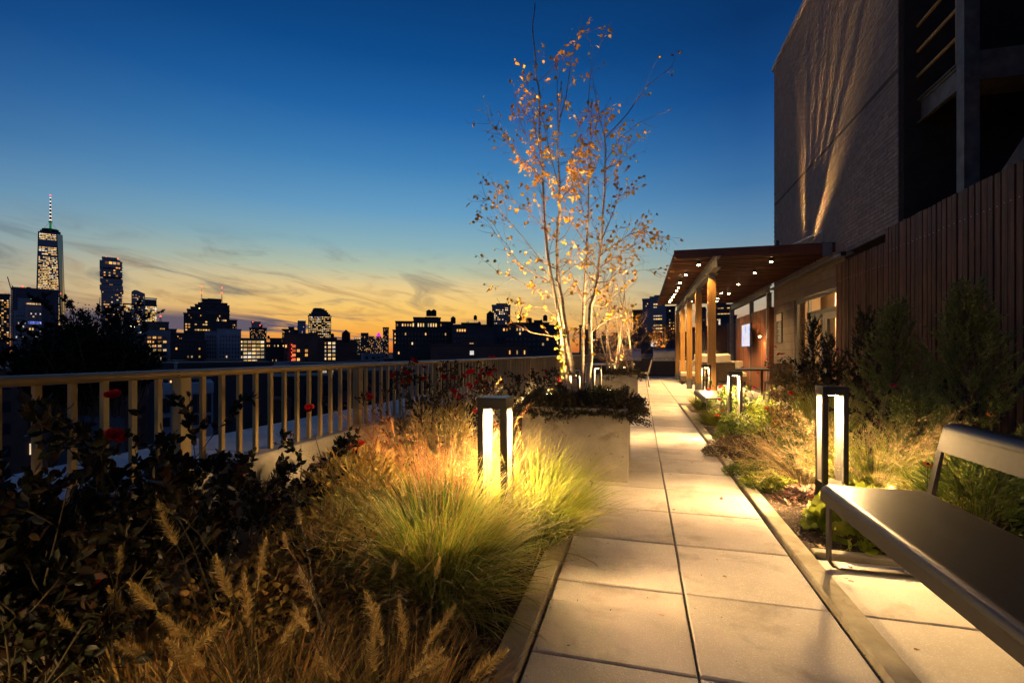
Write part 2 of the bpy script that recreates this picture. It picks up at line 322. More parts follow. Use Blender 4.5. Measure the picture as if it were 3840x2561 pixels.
def scatter(tpl, P, D, S, up=None):
    "copies of a template leaf at P, growing along D, size S, as numpy arrays"
    tv, tf = tpl; k = len(P); R = frames(D, up=up)
    S = np.broadcast_to(np.asarray(S, float), (k,)) if np.ndim(S) < 2 else S
    V = np.einsum('kij,vj->kvi', R, tv) * S[:, None, None] + P[:, None, :]
    F = tf[None] + (np.arange(k) * len(tv))[:, None, None]
    r = np.repeat(rng.random(k), len(tv)); t = np.tile(tv[:, 1], k)
    return V.reshape(-1, 3), F.reshape(-1, tf.shape[1]), r, t
def leafmesh(name, mat, parts):
    Vs, Fs, R, T = [], [], [], []; o = 0
    for V, F, r, t in parts: Vs.append(V); Fs.append(F + o); R.append(r); T.append(t); o += len(V)
    by = {}
    for F in Fs: by.setdefault(F.shape[1], []).append(F)
    return npmesh(name, np.concatenate(Vs), [np.concatenate(f) for f in by.values()], mat, {'rnd': np.concatenate(R), 't': np.concatenate(T)})
def blades(n, r0, h, lean, droop, w, seg=5, hvar=.45, az=None, leanvar=.5, jit=.12, c=(0, 0, 0), bias=(0, 0)):
    a = rng.random(n) * 2 * math.pi if az is None else rng.uniform(az[0], az[1], n)
    rad = r0 * np.sqrt(rng.random(n))
    L = h * (1 - hvar * rng.random(n))
    l0 = lean * (1 - leanvar + leanvar * 1.6 * rad / max(r0, 1e-6)) * rng.uniform(.5, 1.3, n); dr = droop * rng.uniform(.4, 1.4, n)
    s = np.linspace(0, 1, seg + 1)
    ph = l0[:, None] + dr[:, None] * s[None, :] ** 1.6
    aa = a[:, None] + rng.normal(size=(n, 1)) * jit * 4 * s[None, :] ** 1.5
    ds = (L / seg)[:, None]
    dx = np.sin(ph) * np.cos(aa) * ds + bias[0] * ds * s; dy = np.sin(ph) * np.sin(aa) * ds + bias[1] * ds * s; dz = np.cos(ph) * ds
    x = np.cumsum(np.concatenate([np.zeros((n, 1)), dx[:, :-1]], 1), 1) + (rad * np.cos(a))[:, None] + c[0]
    y = np.cumsum(np.concatenate([np.zeros((n, 1)), dy[:, :-1]], 1), 1) + (rad * np.sin(a))[:, None] + c[1]
    z = np.cumsum(np.concatenate([np.zeros((n, 1)), dz[:, :-1]], 1), 1) + c[2]
    P = np.stack([x, y, z], 2)
    wv = np.stack([-np.sin(a) + rng.normal(size=n) * .5, np.cos(a) + rng.normal(size=n) * .5, rng.normal(size=n) * .3], 1); wv = unit(wv)
    ww = (w * (.6 + .6 * rng.random(n)))[:, None] * np.minimum(1, 1.35 * (1 - s ** 2.2) + .04)[None, :] * .5
    A = P - wv[:, None] * ww[..., None]; B = P + wv[:, None] * ww[..., None]
    V = np.stack([A, B], 2).reshape(-1, 3)
    i = np.arange(seg); q = np.stack([2 * i, 2 * i + 1, 2 * i + 3, 2 * i + 2], 1)
    F = (q[None] + (np.arange(n) * 2 * (seg + 1))[:, None, None]).reshape(-1, 4)
    return (V, F, np.repeat(rng.random(n), 2 * (seg + 1)), np.tile(np.repeat(s, 2), n)), P
def stems_from(P, r, mb, every=1):
    for p in P[::every]: mb.tube([tuple(q) for q in p], [r * (1 - .6 * i / (len(p) - 1)) for i in range(len(p))], 3, cap=False)
def grow(mb, p, d, L, r, depth, out, seg=5, wander=.16, up=.05, kids=(3, 5), spread=.75, klen=.55, krad=.5, n=5, tmin=.25):
    "one limb and its side limbs; appends (points) of thin ends to out"
    pts = [p.copy()]; d = d.normalized()
    for i in range(seg):
        d = (d + Vector((random.gauss(0, wander), random.gauss(0, wander), random.gauss(0, wander) + up))).normalized()
        pts.append(pts[-1] + d * (L / seg))
    mb.tube(pts, [max(r * (1 - .8 * i / seg), .0008) for i in range(seg + 1)], n if depth > 0 else 3, cap=False)
    out.append((depth, pts))
    if depth > 0:
        for k in range(random.randint(*kids)):
            t = random.uniform(tmin, .95); j = min(int(t * seg), seg - 1); q = pts[j].lerp(pts[j + 1], t * seg - j)
            dd = (pts[j + 1] - pts[j]).normalized(); o = dd.orthogonal().normalized(); o = Matrix.Rotation(random.uniform(0, 6.283), 3, dd) @ o
            grow(mb, q, (dd + o * spread * random.uniform(.7, 1.3)), L * klen * random.uniform(.6, 1.2) * (1.15 - .5 * t), r * krad * (1.1 - .6 * t), depth - 1, out, max(3, seg - 1), wander, up, kids, spread, klen, krad, max(3, n - 1), tmin)
def along(out, per, depths=(0,), t0=.2, spreadp=.01):
    "points and directions of leaves along twigs"
    P, D = [], []
    for dp, pts in out:
        if dp not in depths: continue
        for _ in range(per if isinstance(per, int) else (1 if random.random() < per else 0)):
            t = random.uniform(t0, 1) * (len(pts) - 1); j = min(int(t), len(pts) - 2)
            q = pts[j].lerp(pts[j + 1], t - j); dd = (pts[j + 1] - pts[j]).normalized()
            P.append(tuple(q)); D.append(tuple(dd + Vector((random.gauss(0, .7), random.gauss(0, .7), random.gauss(0, .6)))))
    return np.array(P).reshape(-1, 3), np.array(D).reshape(-1, 3)
def copy_children(src, dst):
    for ch in list(src.children):
        c = ch.copy(); scene.collection.objects.link(c); c.parent = dst; c.matrix_parent_inverse = ch.matrix_parent_inverse.copy()
        for g in list(ch.children):
            e = g.copy(); scene.collection.objects.link(e); e.parent = c
# ---------------------------------------------------------------- setting: ground, path, kerbs, beds
S = .61; JY = 1.826
boxob('paver_bed', M_bed, (-2.05, 3.6, -1.5, 26.5, -.30, -.046)); tag(bpy.data.objects['paver_bed'], kind='structure')
path = tag(empty('path'), kind='structure')
pm = {}
def paver(parent, x0, x1, y0, y1, z=0.0):
    key = (round(x1 - x0, 3), round(y1 - y0, 3))
    if key not in pm:
        q = MB(); g = .0035; q.box(-key[0] / 2 + g, key[0] / 2 - g, -key[1] / 2 + .0055, key[1] / 2 - .0055, -.045, 0, c=.005); pm[key] = q.mesh('paver', M_paver)
    o = link('paver', pm[key], parent, ((x0 + x1) / 2, (y0 + y1) / 2, z + random.uniform(-.0015, .0015)), (random.gauss(0, .0012), random.gauss(0, .0012), 0)); return o
k = -4
while JY + k * S < 11.2:
    y0 = JY + k * S
    paver(path, -.408, .1985, y0, y0 + S); paver(path, .2015, .812, y0, y0 + S); k += 1
deck_y = JY + k * S
deck = tag(empty('terrace_deck'), kind='structure')
q = MB(); g = .005
for i in range(-3, 6):
    for j in range(0, 22):
        x0 = -.408 + i * .612; y0 = deck_y + j * S
        if x0 > 3.6 or y0 > 24.3: continue
        q.box(x0 + g, x0 + .612 - g, y0 + g, y0 + S - g, -.045, random.uniform(-.002, .001), c=.004)
tag(q.build('paver_field', M_paver, deck), kind='stuff')
bench_pad = tag(empty('bench_paving'), kind='structure')
for yy in (2.44, 1.83, 1.22): 
    for xx in (.932, 1.542): paver(bench_pad, xx, xx + .61, yy, yy + .61, -.004)
for yy in (8.1, 8.71, 9.32):
    for xx in (.932, 1.542): paver(bench_pad, xx, xx + .61, yy, yy + .61, -.004)
kerb = tag(empty('path_kerb'), kind='structure')
def kerbpiece(x0, x1, y0, y1):
    q = MB(); q.box(-(x1 - x0) / 2, (x1 - x0) / 2, -(y1 - y0) / 2 + .002, (y1 - y0) / 2 - .002, -.08, .028, c=.008)
    link('kerb_stone', q.mesh('kerb_stone', M_kerb), kerb, ((x0 + x1) / 2, (y0 + y1) / 2, 0), (0, 0, random.gauss(0, .0006)))
for a, b in ((-.9, 1.9), (1.9, 4.72), (4.72, 7.6), (7.6, 10.9)): kerbpiece(.823, .926, a, b)
for a, b in ((-.9, 1.6), (1.6, 4.26)): kerbpiece(-.523, -.417, a, b)
for a, b in ((5.4, 8.1), (8.1, 10.9)): kerbpiece(-.523, -.417, a, b)
kerbpiece(.94, 2.15, 3.055, 3.13)
# beds with an uneven soil surface
def soil(name, x0, x1, y0, y1, zz, nx=40, ny=120):
    xs = np.linspace(x0, x1, nx); ys = np.linspace(y0, y1, ny); XX, YY = np.meshgrid(xs, ys, indexing='ij')
    ZZ = zz + .018 * np.sin(XX * 7.1 + 1.3 * np.sin(YY * 5.3)) * np.cos(YY * 6.7 + XX) + rng.normal(size=XX.shape) * .006
    V = np.stack([XX, YY, ZZ], 2).reshape(-1, 3); i, j = np.meshgrid(np.arange(nx - 1), np.arange(ny - 1), indexing='ij'); b = (i * ny + j).ravel()
    o = link(name, npmesh(name, V, np.stack([b, b + ny, b + ny + 1, b + 1], 1), M_soil, smooth=True)); tag(o, kind='structure'); return o
soil('left_bed_soil', -2.1, -.52, -1, 10.9, -.012)
soil('right_bed_soil', .93, 3.62, 3.13, 10.9, -.006)
soil('near_bed_soil', 2.16, 3.62, -1, 3.13, -.01, 20, 40)
def chips(n, x0, x1, y0, y1, s=.035):
    P = np.stack([rng.uniform(x0, x1, n), rng.uniform(y0, y1, n), rng.uniform(.0, .03, n)], 1)
    D = np.stack([rng.normal(size=n), rng.normal(size=n), rng.normal(size=n) * .25], 1)
    V, F, r, t = scatter(CHIP, P, D, s * rng.uniform(.3, 1.1, n), up=(0, 0, 1)); return V, F, r, t
tag(link('bark_mulch', leafmesh('bark_mulch', L_mulch, [chips(12000, .94, 2.2, 3.13, 5.6, .022), chips(4000, 1.0, 3.4, 5.6, 10.5, .04), chips(9000, -1.5, -.53, .9, 4.3, .032), chips(2500, -2.0, -.53, 5.3, 10, .04)])), kind='stuff')
P = np.array([(x, y, .004) for x, y in ((1.55, 2.75), (1.68, 2.7), (.86, 2.0), (.85, 3.4), (-.47, 3.2), (.6, 4.1), (.1, 2.2), (-.3, 3.6))] + [(random.choice((-.6, -.7, 1.0, 1.1, -.9)), random.uniform(1.6, 4.2), .02) for _ in range(50)] + [(random.uniform(-.4, .9), random.uniform(1.6, 9), .004) for _ in range(5)])
D = np.stack([rng.normal(size=len(P)), rng.normal(size=len(P)), np.full(len(P), .05)], 1)
gp = []
for _ in range(1500):
    r_ = random.random()
    if r_ < .3: gp.append((.2 + random.gauss(0, .006), random.uniform(1.2, 9), -.012))
    elif r_ < .62: gp.append((.817 + random.gauss(0, .012), random.uniform(1.2, 9), .0))
    elif r_ < .9: gp.append((-.412 + random.gauss(0, .012), random.uniform(1.2, 4.3), .0))
    else: gp.append((random.uniform(-.4, .8), random.uniform(1.2, 6), .001))
gp = np.array(gp); gd = rng.normal(size=gp.shape) * (1, 1, .2)
tag(link('joint_grit', leafmesh('joint_grit', L_mulch, [scatter(CHIP, gp, gd, rng.uniform(.003, .012, len(gp)), up=(0, 0, 1))])), kind='stuff')
tag(link('leaf_litter', leafmesh('leaf_litter', L_litter, [scatter(BIRCH, P, D, rng.uniform(.02, .045, len(P)), up=(0, 0, 1))])), kind='stuff')
# ---------------------------------------------------------------- parapet and railing
par = tag(empty('parapet_wall'), 'low concrete parapet carrying the cream railing along the bed', 'parapet')
boxob('wall_body', M_parapet, (-2.95, -2.09, -1.5, 24.0, -.4, .50), par)
boxob('kerb_top', M_parapet, (-2.22, -2.075, -1.5, 24.0, .50, .565), par, c=.01)
for i in range(13): boxob('coping_slab', M_coping, (-2.98, -2.224, -1.5 + i * 1.96, .452 - 1.5 + 1.5 + i * 1.96, .503, .545), par, c=.006)
rail = tag(empty('guard_railing', (-2.155, 0, .565)), 'cream painted metal railing with round top rail and upright balusters', 'railing')
bm_ = MB(); bm_.box(-.011, .011, -.011, .011, 0, .456); bal = bm_.mesh('baluster', M_rail)
bm_ = MB(); bm_.box(-.028, .028, -.028, .028, 0, .455); bm_.box(-.06, .06, -.05, .05, .0, .012); pst = bm_.mesh('post', M_rail)
y = 1.873 - 1.524 * 2; posts = []
while y < 23:
    link('post', pst, rail, (0, y, 0)); posts.append(y)
    for i in range(1, 13): link('baluster', bal, rail, (0, y + i * 1.524 / 13, 0), (0, 0, random.gauss(0, .02)))
    y += 1.524
for a, b in ((-1.3, 1.84), (1.844, 4.9), (4.904, 7.95), (7.954, 11), (11.004, 17), (17.004, 23.2)):
    pr = [(math.cos(t) * .029, .475 + math.sin(t) * .0205) for t in np.linspace(0, 2 * math.pi, 15)[:-1]]
    prism('top_rail', M_rail, pr, a, b, rail, smooth=True)
# ---------------------------------------------------------------- concrete planters
def planter(x0, x1, y0, y1, h, label):
    p = empty('concrete_planter', ((x0 + x1) / 2, (y0 + y1) / 2, 0)); w = (x1 - x0) / 2; l = (y1 - y0) / 2; t = .045
    q = MB(); c = .006
    vs = []; 
    for z, o, i in ((0, 0, None), (h - c, 0, None)): vs += [(-w, -l, z), (w, -l, z), (w, l, z), (-w, l, z)]
    vs += [(-w + c, -l + c, h), (w - c, -l + c, h), (w - c, l - c, h), (-w + c, l - c, h)]
    vs += [(-w + t, -l + t, h), (w - t, -l + t, h), (w - t, l - t, h), (-w + t, l - t, h)]
    vs += [(-w + t, -l + t, h - .1), (w - t, -l + t, h - .1), (w - t, l - t, h - .1), (-w + t, l - t, h - .1)]
    fs = []
    for r in range(4): fs += [(r * 4 + i, r * 4 + (i + 1) % 4, r * 4 + 4 + (i + 1) % 4, r * 4 + 4 + i) for i in range(4)]
    q.add(vs, fs); q.build('planter_box', M_planter, p)
    boxob('potting_soil', M_soil, (-w + t - .002, w - t + .002, -l + t - .002, l - t + .002, h - .2, h - .05), p)
    return tag(p, label, 'planter')
planter(-1.06, -.108, 4.38, 5.45, .643, 'pale cast concrete planter under the leafy birch, beside the path')
planter(-.98, -.06, 11.0, 12.4, .643, 'farther concrete planter holding the bare birches by the dining table')
# ---------------------------------------------------------------- bollard lights
bq = MB(); bq.box(-.08, .08, -.08, .08, 0, .215, c=.003); m_bbase = bq.mesh('base', M_bronze)
bq = MB(); bq.box(-.081, .081, -.081, .081, .842, .90, c=.003); m_bcap = bq.mesh('cap', M_bronze)
def cornerpost(sx_, sy_):
    q = MB(); x0, x1 = (.047, .079) if sx_ > 0 else (-.079, -.047); y0, y1 = (.047, .079) if sy_ > 0 else (-.079, -.047)
    q.box(x0, x1, y0, y1, .2151, .8419)
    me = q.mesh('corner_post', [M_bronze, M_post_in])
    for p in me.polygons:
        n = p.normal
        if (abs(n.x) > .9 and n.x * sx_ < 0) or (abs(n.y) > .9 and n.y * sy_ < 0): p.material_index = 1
    return me
m_cp = [cornerpost(a, b) for a in (-1, 1) for b in (-1, 1)]
bq = MB(); bq.box(-.03, .03, -.03, .03, .836, .8415); m_lens = bq.mesh('led_lens', M_led)
def bollard(x, y, label, power=26, h=1.0):
    b = empty('bollard_light', (x, y, 0)); b.scale = (1, 1, h)
    link('base', m_bbase, b); link('cap', m_bcap, b); link('led_lens', m_lens, b)
    for me in m_cp: link('corner_post', me, b)
    ld = bpy.data.lights.new('bollard_lamp', 'AREA'); ld.shape = 'DISK'; ld.size = .09; ld.energy = power; ld.color = WARM; ld.spread = math.radians(180)
    lo = bpy.data.objects.new('bollard_lamp', ld); scene.collection.objects.link(lo); lo.parent = b; lo.location = (0, 0, .826)
    ld = bpy.data.lights.new('bollard_glow', 'POINT'); ld.energy = power * .15; ld.color = WARM; ld.shadow_soft_size = .03
    lo = bpy.data.objects.new('bollard_glow', ld); scene.collection.objects.link(lo); lo.parent = b; lo.location = (0, 0, .66)
    return tag(b, label, 'light', 'square bollard lights along the path')
bollard(-.768, 2.56, 'dark square bollard light glowing inside the fountain grass, left of the path', 98)
bollard(1.33, 3.97, 'tall dark bollard light just beyond the near bench, right of the path', 135)
bollard(1.20, 6.93, 'bollard light half hidden among lit leaves beside the backless bench', 110)
bollard(1.26, 10.3, 'far bollard light in front of the nearest pergola post', 60)
bollard(-.86, 6.5, 'bollard light behind the birch planter among dark roses', 45)
bollard(-.80, 9.4, 'small far bollard light left of the path near the second planter', 40)
bollard(-1.25, -.45, 'added bollard light in the bed behind the viewpoint', 95)  # added out of view to light the railing and near bed
bollard(1.75, -.9, 'added bollard light out of view behind the near end of the bench', 60)  # added out of view, more light on near path and seed heads
# ---------------------------------------------------------------- benches
def bench(y0, y1, x0, label, back=True, h=.435):
    b = empty('metal_bench', (x0, (y0 + y1) / 2, 0)); L = (y1 - y0) / 2; t = .022
    # bent sheet seat: front lip, rounded nose, flat, rounded rear
    outer = [(0, h - .085)]; R = .04
    outer += [(R - R * math.cos(a), h - R + R * math.sin(a)) for a in np.linspace(0, math.pi / 2, 8)]
    outer += [(.20, h - .004), (.40, h - .002)] + [(.46 + R * math.sin(a), h - R + R * math.cos(a)) for a in np.linspace(.15, math.pi / 2, 6)] + [(.50, h - .07)]
    inner = []
    for i, (x, z) in enumerate(outer):
        p0 = outer[max(i - 1, 0)]; p1 = outer[min(i + 1, len(outer) - 1)]; dx, dz = p1[0] - p0[0], p1[1] - p0[1]; l = math.hypot(dx, dz)
        inner.append((x + dz / l * t, z - dx / l * t))
    prism('seat', M_bench, outer + inner[::-1], -L, L, b, smooth=False)
    for s in (-1, 1):
        yy = s * (L - .03); q = MB(); w = .045; th = .012
        pts = [(.03, h - .03), (.03, .045), (.045, .02), (.075, .012), (.43, .012), (.465, .02), (.48, .045), (.48, h - .05)]
        for a, c in zip(pts[:-1], pts[1:]):
            dx, dz = c[0] - a[0], c[1] - a[1]; l = math.hypot(dx, dz); nx, nz = -dz / l * th / 2, dx / l * th / 2
            ex, ez = dx / l * th * .3, dz / l * th * .3
            q.add([(a[0] - ex + nx, yy - w / 2, a[1] - ez + nz), (c[0] + ex + nx, yy - w / 2, c[1] + ez + nz), (c[0] + ex - nx, yy - w / 2, c[1] + ez - nz), (a[0] - ex - nx, yy - w / 2, a[1] - ez - nz),
                   (a[0] - ex + nx, yy + w / 2, a[1] - ez + nz), (c[0] + ex + nx, yy + w / 2, c[1] + ez + nz), (c[0] + ex - nx, yy + w / 2, c[1] + ez - nz), (a[0] - ex - nx, yy + w / 2, a[1] - ez - nz)],
                  [(0, 1, 2, 3), (7, 6, 5, 4), (0, 4, 5, 1), (1, 5, 6, 2), (2, 6, 7, 3), (3, 7, 4, 0)])
        leg = q.build('leg', M_bench, b)
        for bx in (.13, .38):
            q = MB(); q.lathe([(.011, 0), (.011, .004), (.007, .008)], 8, Matrix.Translation((bx, yy, .019))); q.build('bolt', M_stainless, leg)
    if back:
        R = .05; zt = .785; prof = [(.525, .645), (.548, zt - R)] + [(.548 + R - R * math.cos(a), zt - R + R * math.sin(a)) for a in np.linspace(.15, math.pi / 2, 7)] + [(.63, zt - .002), (.655, zt - .016)]
        inn = []
        for i, (x, z) in enumerate(prof):
            p0 = prof[max(i - 1, 0)]; p1 = prof[min(i + 1, len(prof) - 1)]; dx, dz = p1[0] - p0[0], p1[1] - p0[1]; l = math.hypot(dx, dz)
            inn.append((x + dz / l * .012, z - dx / l * .012))
        prism('backrest', M_bench, prof + inn[::-1], -L, L, b)
        for s in (-1, 1):
            yy = s * (L - .02); q = MB()
            q.add([(.476, yy - .02, h - .04), (.50, yy - .02, h - .04), (.50, yy + .02, h - .04), (.476, yy + .02, h - .04), (.527, yy - .02, .655), (.54, yy - .02, .655), (.54, yy + .02, .655), (.527, yy + .02, .655)],
                  [(3, 2, 1, 0), (4, 5, 6, 7), (0, 1, 5, 4), (1, 2, 6, 5), (2, 3, 7, 6), (3, 0, 4, 7)])
            q.build('back_support', M_bench, b)
    return tag(b, label, 'bench')
bench(1.15, 2.95, .935, 'dark metal bench with a curved backrest at the right edge of the path')
bench(8.3, 10.0, 1.0, 'small backless metal bench farther along the path beside red roses', back=False, h=.42)
# ---------------------------------------------------------------- right side: slat fence, brick building, pergola
def fence_(y0, y1, x, top, label, w=.079, pitch=.097, skew=0.0):
    f = empty('slat_fence', (x, (y0 + y1) / 2, 0)); n = int((y1 - y0) / pitch)
    q = MB(); q.box(-.012, .012, -w / 2, w / 2, 0, top); mesh = q.mesh('slat', M_ipe)
    scr = MB(); scr.lathe([(.006, 0), (.006, .003), (.003, .005)], 6, Matrix.Rotation(-math.pi / 2, 4, 'Y')); sm = scr.mesh('screw', M_stainless)
    for i in range(n):
        yy = y0 + pitch * (i + .5)
        s = link('slat', mesh, f, (random.uniform(-.004, .004), yy - (y0 + y1) / 2, random.uniform(-.012, .003)), (random.gauss(0, .002), 0, random.gauss(0, .02)))
        link('screw', sm, s, (-.0125, 0, top - .33)); 
    for z in (.3, top * .5, top - .33): boxob('cross_rail', M_stairsteel, (.02, .07, (y0 - y1) / 2 + .01, (y1 - y0) / 2 - .01, z - .03, z + .03), f)
    return tag(f, label, 'fence')
fence_(3.2, 8.2, 3.42, 2.92, 'tall dark vertical slat fence behind the conifers on the right')
fence_(8.24, 10.36, 3.52, 2.78, 'lower stretch of dark slats next to the glass doors')
WX = 3.7
bb = tag(empty('brick_building', (WX, 11.5, 0)), 'tall tan brick building wall rising above the pergola', 'building')
Y0, Y1, ZB, ZT = -3.05, 3.9, 3.0, 9.2      # local y range of the long brick wall
boxob('wall', M_mortar, (.012, 1.2, Y0, Y1, ZB, ZT), bb)
boxob('roof_edge', M_coping, (-.05, 1.25, Y0 - .02, Y1 + .05, ZT, ZT + .12), bb)
BL, BH = .30, .0677
bricks = []
for r in range(int((ZT - ZB) / BH)):
    z = ZB + (r + .5) * BH
    if abs(z - 5.35) < .03: continue      # shelf-angle joint
    off = (r % 2) * BL / 2; y = Y0 - off + BL / 2
    while y < Y1:
        a, b = max(y - BL / 2, Y0), min(y + BL / 2, Y1)
        if b - a > .04: bricks.append((a, b, z))
        y += BL
def bdist(b): return (WX ** 2 + (11.5 + b[0]) ** 2 + (b[2] - H) ** 2)
bricks.sort(key=bdist); bmesh_c = {}
for a, b, z in bricks[:300]:
    key = round(b - a, 3)
    if key not in bmesh_c:
        q = MB(); q.box(0, .02, -key / 2 + .005, key / 2 - .005, -BH / 2 + .0045, BH / 2 - .0045); bmesh_c[key] = q.mesh('brick', M_brick)
    link('brick', bmesh_c[key], bb, (random.uniform(-.003, .002), (a + b) / 2, z))
q = MB()
for a, b, z in bricks[300:]:
    o = random.uniform(-.003, .002); q.box(o, .02 + o, a + .005, b - .005, z - BH / 2 + .0045, z + BH / 2 - .0045)
tag(q.build('brick_field', M_brick, bb), kind='stuff')
# recess and dark inner wall beyond the near corner of the brick wall
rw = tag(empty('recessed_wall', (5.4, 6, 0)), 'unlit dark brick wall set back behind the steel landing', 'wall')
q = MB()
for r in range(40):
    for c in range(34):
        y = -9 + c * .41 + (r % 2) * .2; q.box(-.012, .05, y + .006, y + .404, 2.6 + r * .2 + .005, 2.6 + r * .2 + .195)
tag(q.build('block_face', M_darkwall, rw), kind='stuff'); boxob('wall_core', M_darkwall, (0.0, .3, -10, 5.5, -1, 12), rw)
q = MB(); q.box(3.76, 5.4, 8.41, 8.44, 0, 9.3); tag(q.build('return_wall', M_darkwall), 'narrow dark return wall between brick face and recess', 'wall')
# lower storey with doors (block courses)
dw = tag(empty('entrance_wall', (WX, 12.9, 0)), 'taupe block wall with the glazed entrance under the pergola', 'wall')
DY0, DY1, DT = -2.35, .62, 2.42     # opening, local
crs = {}
def course(y0, y1, z0, z1):
    q = MB(); q.box(0.0, .25, y0, y1, z0 + .004, z1 - .004); q.build('block_course', M_block, dw)
z = 0.0
while z < 3.0:
    z1 = min(z + .203, 3.0)
    if z1 <= DT + .02: course(DY1, 2.5, z, z1)
    else: course(-2.52, 2.5, max(z, DT + .01), z1)
    z = z1
boxob('wall_core', M_mortar, (.006, .24, DY1 + .004, 2.49, 0, 2.99), dw); boxob('lintel_core', M_mortar, (.008, .24, -2.5, DY1, DT + .014, 2.98), dw)
boxob('steel_ledge', M_steel, (-.14, 0, -2.9, 2.5, 2.93, 2.96), dw)
de = tag(empty('glass_doors', (WX + .08, 12.9, 0)), 'grey framed double doors with side light and transom, lit warmly inside', 'door')
def bar(n, y0, y1, z0, z1, x0=-.03, x1=.03, p=None): return boxob(n, M_frame, (x0, x1, y0, y1, z0, z1), p or de)
bar('frame_jamb', DY0, DY0 + .07, 0, DT); bar('frame_jamb', DY1 - .07, DY1, 0, DT); bar('frame_head', DY0 + .07, DY1 - .07, DT - .07, DT)
bar('mullion', -.33, -.25, 0, DT - .07); bar('transom_bar', DY0 + .07, -.33, 1.99, 2.07)
m_g, t_ = newmat('clear_glass'); gl = t_.a('ShaderNodeBsdfGlass', i={'Roughness': .0, 'IOR': 1.0}); gs = t_.a('ShaderNodeBsdfGlossy', i={0: (.6, .6, .6, 1), 'Roughness': .05}); tp = t_.a('ShaderNodeBsdfTransparent', i={0: (.93, .93, .92, 1)})
mx_ = t_.a('ShaderNodeMixShader', i={0: .07, 1: tp.outputs[0], 2: gs.outputs[0]}); t_.l.new(mx_.outputs[0], t_.a('ShaderNodeOutputMaterial').inputs[0])
M_glass = m_g
for y0, y1, z0, z1 in ((-.25, DY1 - .07, .1, DT - .07), (DY0 + .07, -.33, 2.07, DT - .07)):
    boxob('glass_pane', M_glass, (-.004, .004, y0, y1, z0, z1), de)
for y0, y1 in ((DY0 + .08, -1.32), (-1.31, -.34)):
    d = boxob('door_leaf', M_frame, (-.025, .025, y0, y0 + .12, .02, 1.98), de)
    q = MB(); q.box(-.025, .025, y1 - .12, y1, .02, 1.98); q.box(-.025, .025, y0 + .12, y1 - .12, 1.84, 1.98); q.box(-.025, .025, y0 + .12, y1 - .12, .02, .27); q.build('stile', M_frame, d)
    boxob('glass_pane', M_glass, (-.004, .004, y0 + .12, y1 - .12, .27, 1.84), d)
    hy = y1 - .06 if y0 < -1.4 else y0 + .06
    q = MB(); q.tube([(-.075, hy, .9), (-.075, hy, 1.25)], .012, 8); q.tube([(-.075, hy, .93), (-.02, hy, .93)], .008, 6); q.tube([(-.075, hy, 1.22), (-.02, hy, 1.22)], .008, 6); q.build('door_handle', M_stainless, d)
for yy in (DY0 + .12, -.40): boxob('door_closer', M_black, (-.09, -.026, yy - .03, yy + .03, 1.9, 2.05), de)
M_room = surf('warm_plaster', (.55, .42, .28), (.50, .38, .25), rough=.9, scale=1)
M_curtain = surf('hanging_curtain', (.60, .46, .32), (.45, .33, .22), rough=.9, scale=2)
rm = tag(empty('lobby_room', (WX + .25, 12.9, 0)), 'warm lit lobby seen through the entrance glass', 'room')
boxob('back_wall', M_room, (1.1, 1.2, -3, 2, 0, 2.7), rm); boxob('side_wall', M_room, (.05, 2.2, 1.5, 1.6, 0, 2.7), rm); boxob('side_wall', M_room, (.05, 2.2, -2.9, -2.8, 0, 2.7), rm)
boxob('ceiling', M_room, (.02, 2.3, -2.8, 1.5, 2.6, 2.7), rm); boxob('floor', M_cabinet, (-.1, 2.3, -2.8, 1.5, -.04, 0), rm)
q = MB(); n = 60; vs = []
for i in range(n + 1):
    yy = -.28 + i * .9 / n; xx = .35 + .03 * math.sin(i * 1.1); vs += [(xx, yy, 0), (xx, yy, 2.5)]
q.add(vs, [(2 * i, 2 * i + 2, 2 * i + 3, 2 * i + 1) for i in range(n)], smooth=True); q.build('curtain', M_curtain, rm)
ld = bpy.data.lights.new('lobby_lamp', 'POINT'); ld.energy = 190; ld.color = (1, .60, .27); ld.shadow_soft_size = .1; lo = bpy.data.objects.new('lobby_lamp', ld); scene.collection.objects.link(lo); lo.location = (WX + .85, 12.3, 2.3)
bpy_l = MB(); bpy_l.lathe([(.05, -.02), (.05, 0)], 12, Matrix.Translation((.95, -.1, 2.59))); bpy_l.build('ceiling_spot', M_led, rm)
# notice board beside the doors: rows of strokes too blurred to read
sg = tag(empty('notice_sign', (WX - .02, 14.75, 1.4)), 'tall narrow notice board of pale and dark lines left of the entrance', 'sign')
boxob('sign_board', surf('sign_board_dark', (.05, .045, .04), rough=.5), (-.01, .01, -.27, .27, 0, .82), sg)
M_ink = surf('sign_pale_print', (.55, .50, .42), rough=.6)
boxob('sign_heading', M_ink, (-.014, -.0101, -.25, .25, .60, .80), sg)
for i in range(16):
    zz = .03 + i * .035; boxob('printed_line', M_ink, (-.0135, -.0101, -.22, random.uniform(.0, .22), zz, zz + .016), sg)
fl_ = tag(empty('added_floodlight', (3.02, 12.55, 3.36)), 'added unseen floodlight behind shadow bars on the pergola roof, washing up the brick wall', 'light')  # added unseen lamp, makes the lit patch on the brick wall
boxob('housing', M_bronze, (-.05, .02, -.06, .06, -.08, -.02), fl_)
boxob('lens', M_led, (-.03, .01, -.04, .04, -.0195, -.015), fl_)
for an in (2, 11, 20, 29, 38):
    q = MB(); a_ = math.radians(an); q.tube([(.045, -math.sin(a_) * .015, math.cos(a_) * .015), (.045, -math.sin(a_) * .40, math.cos(a_) * .40)], .0095, 6); q.build('shadow_bar', M_bronze, fl_)  # bars added only to cast the fan of dark streaks
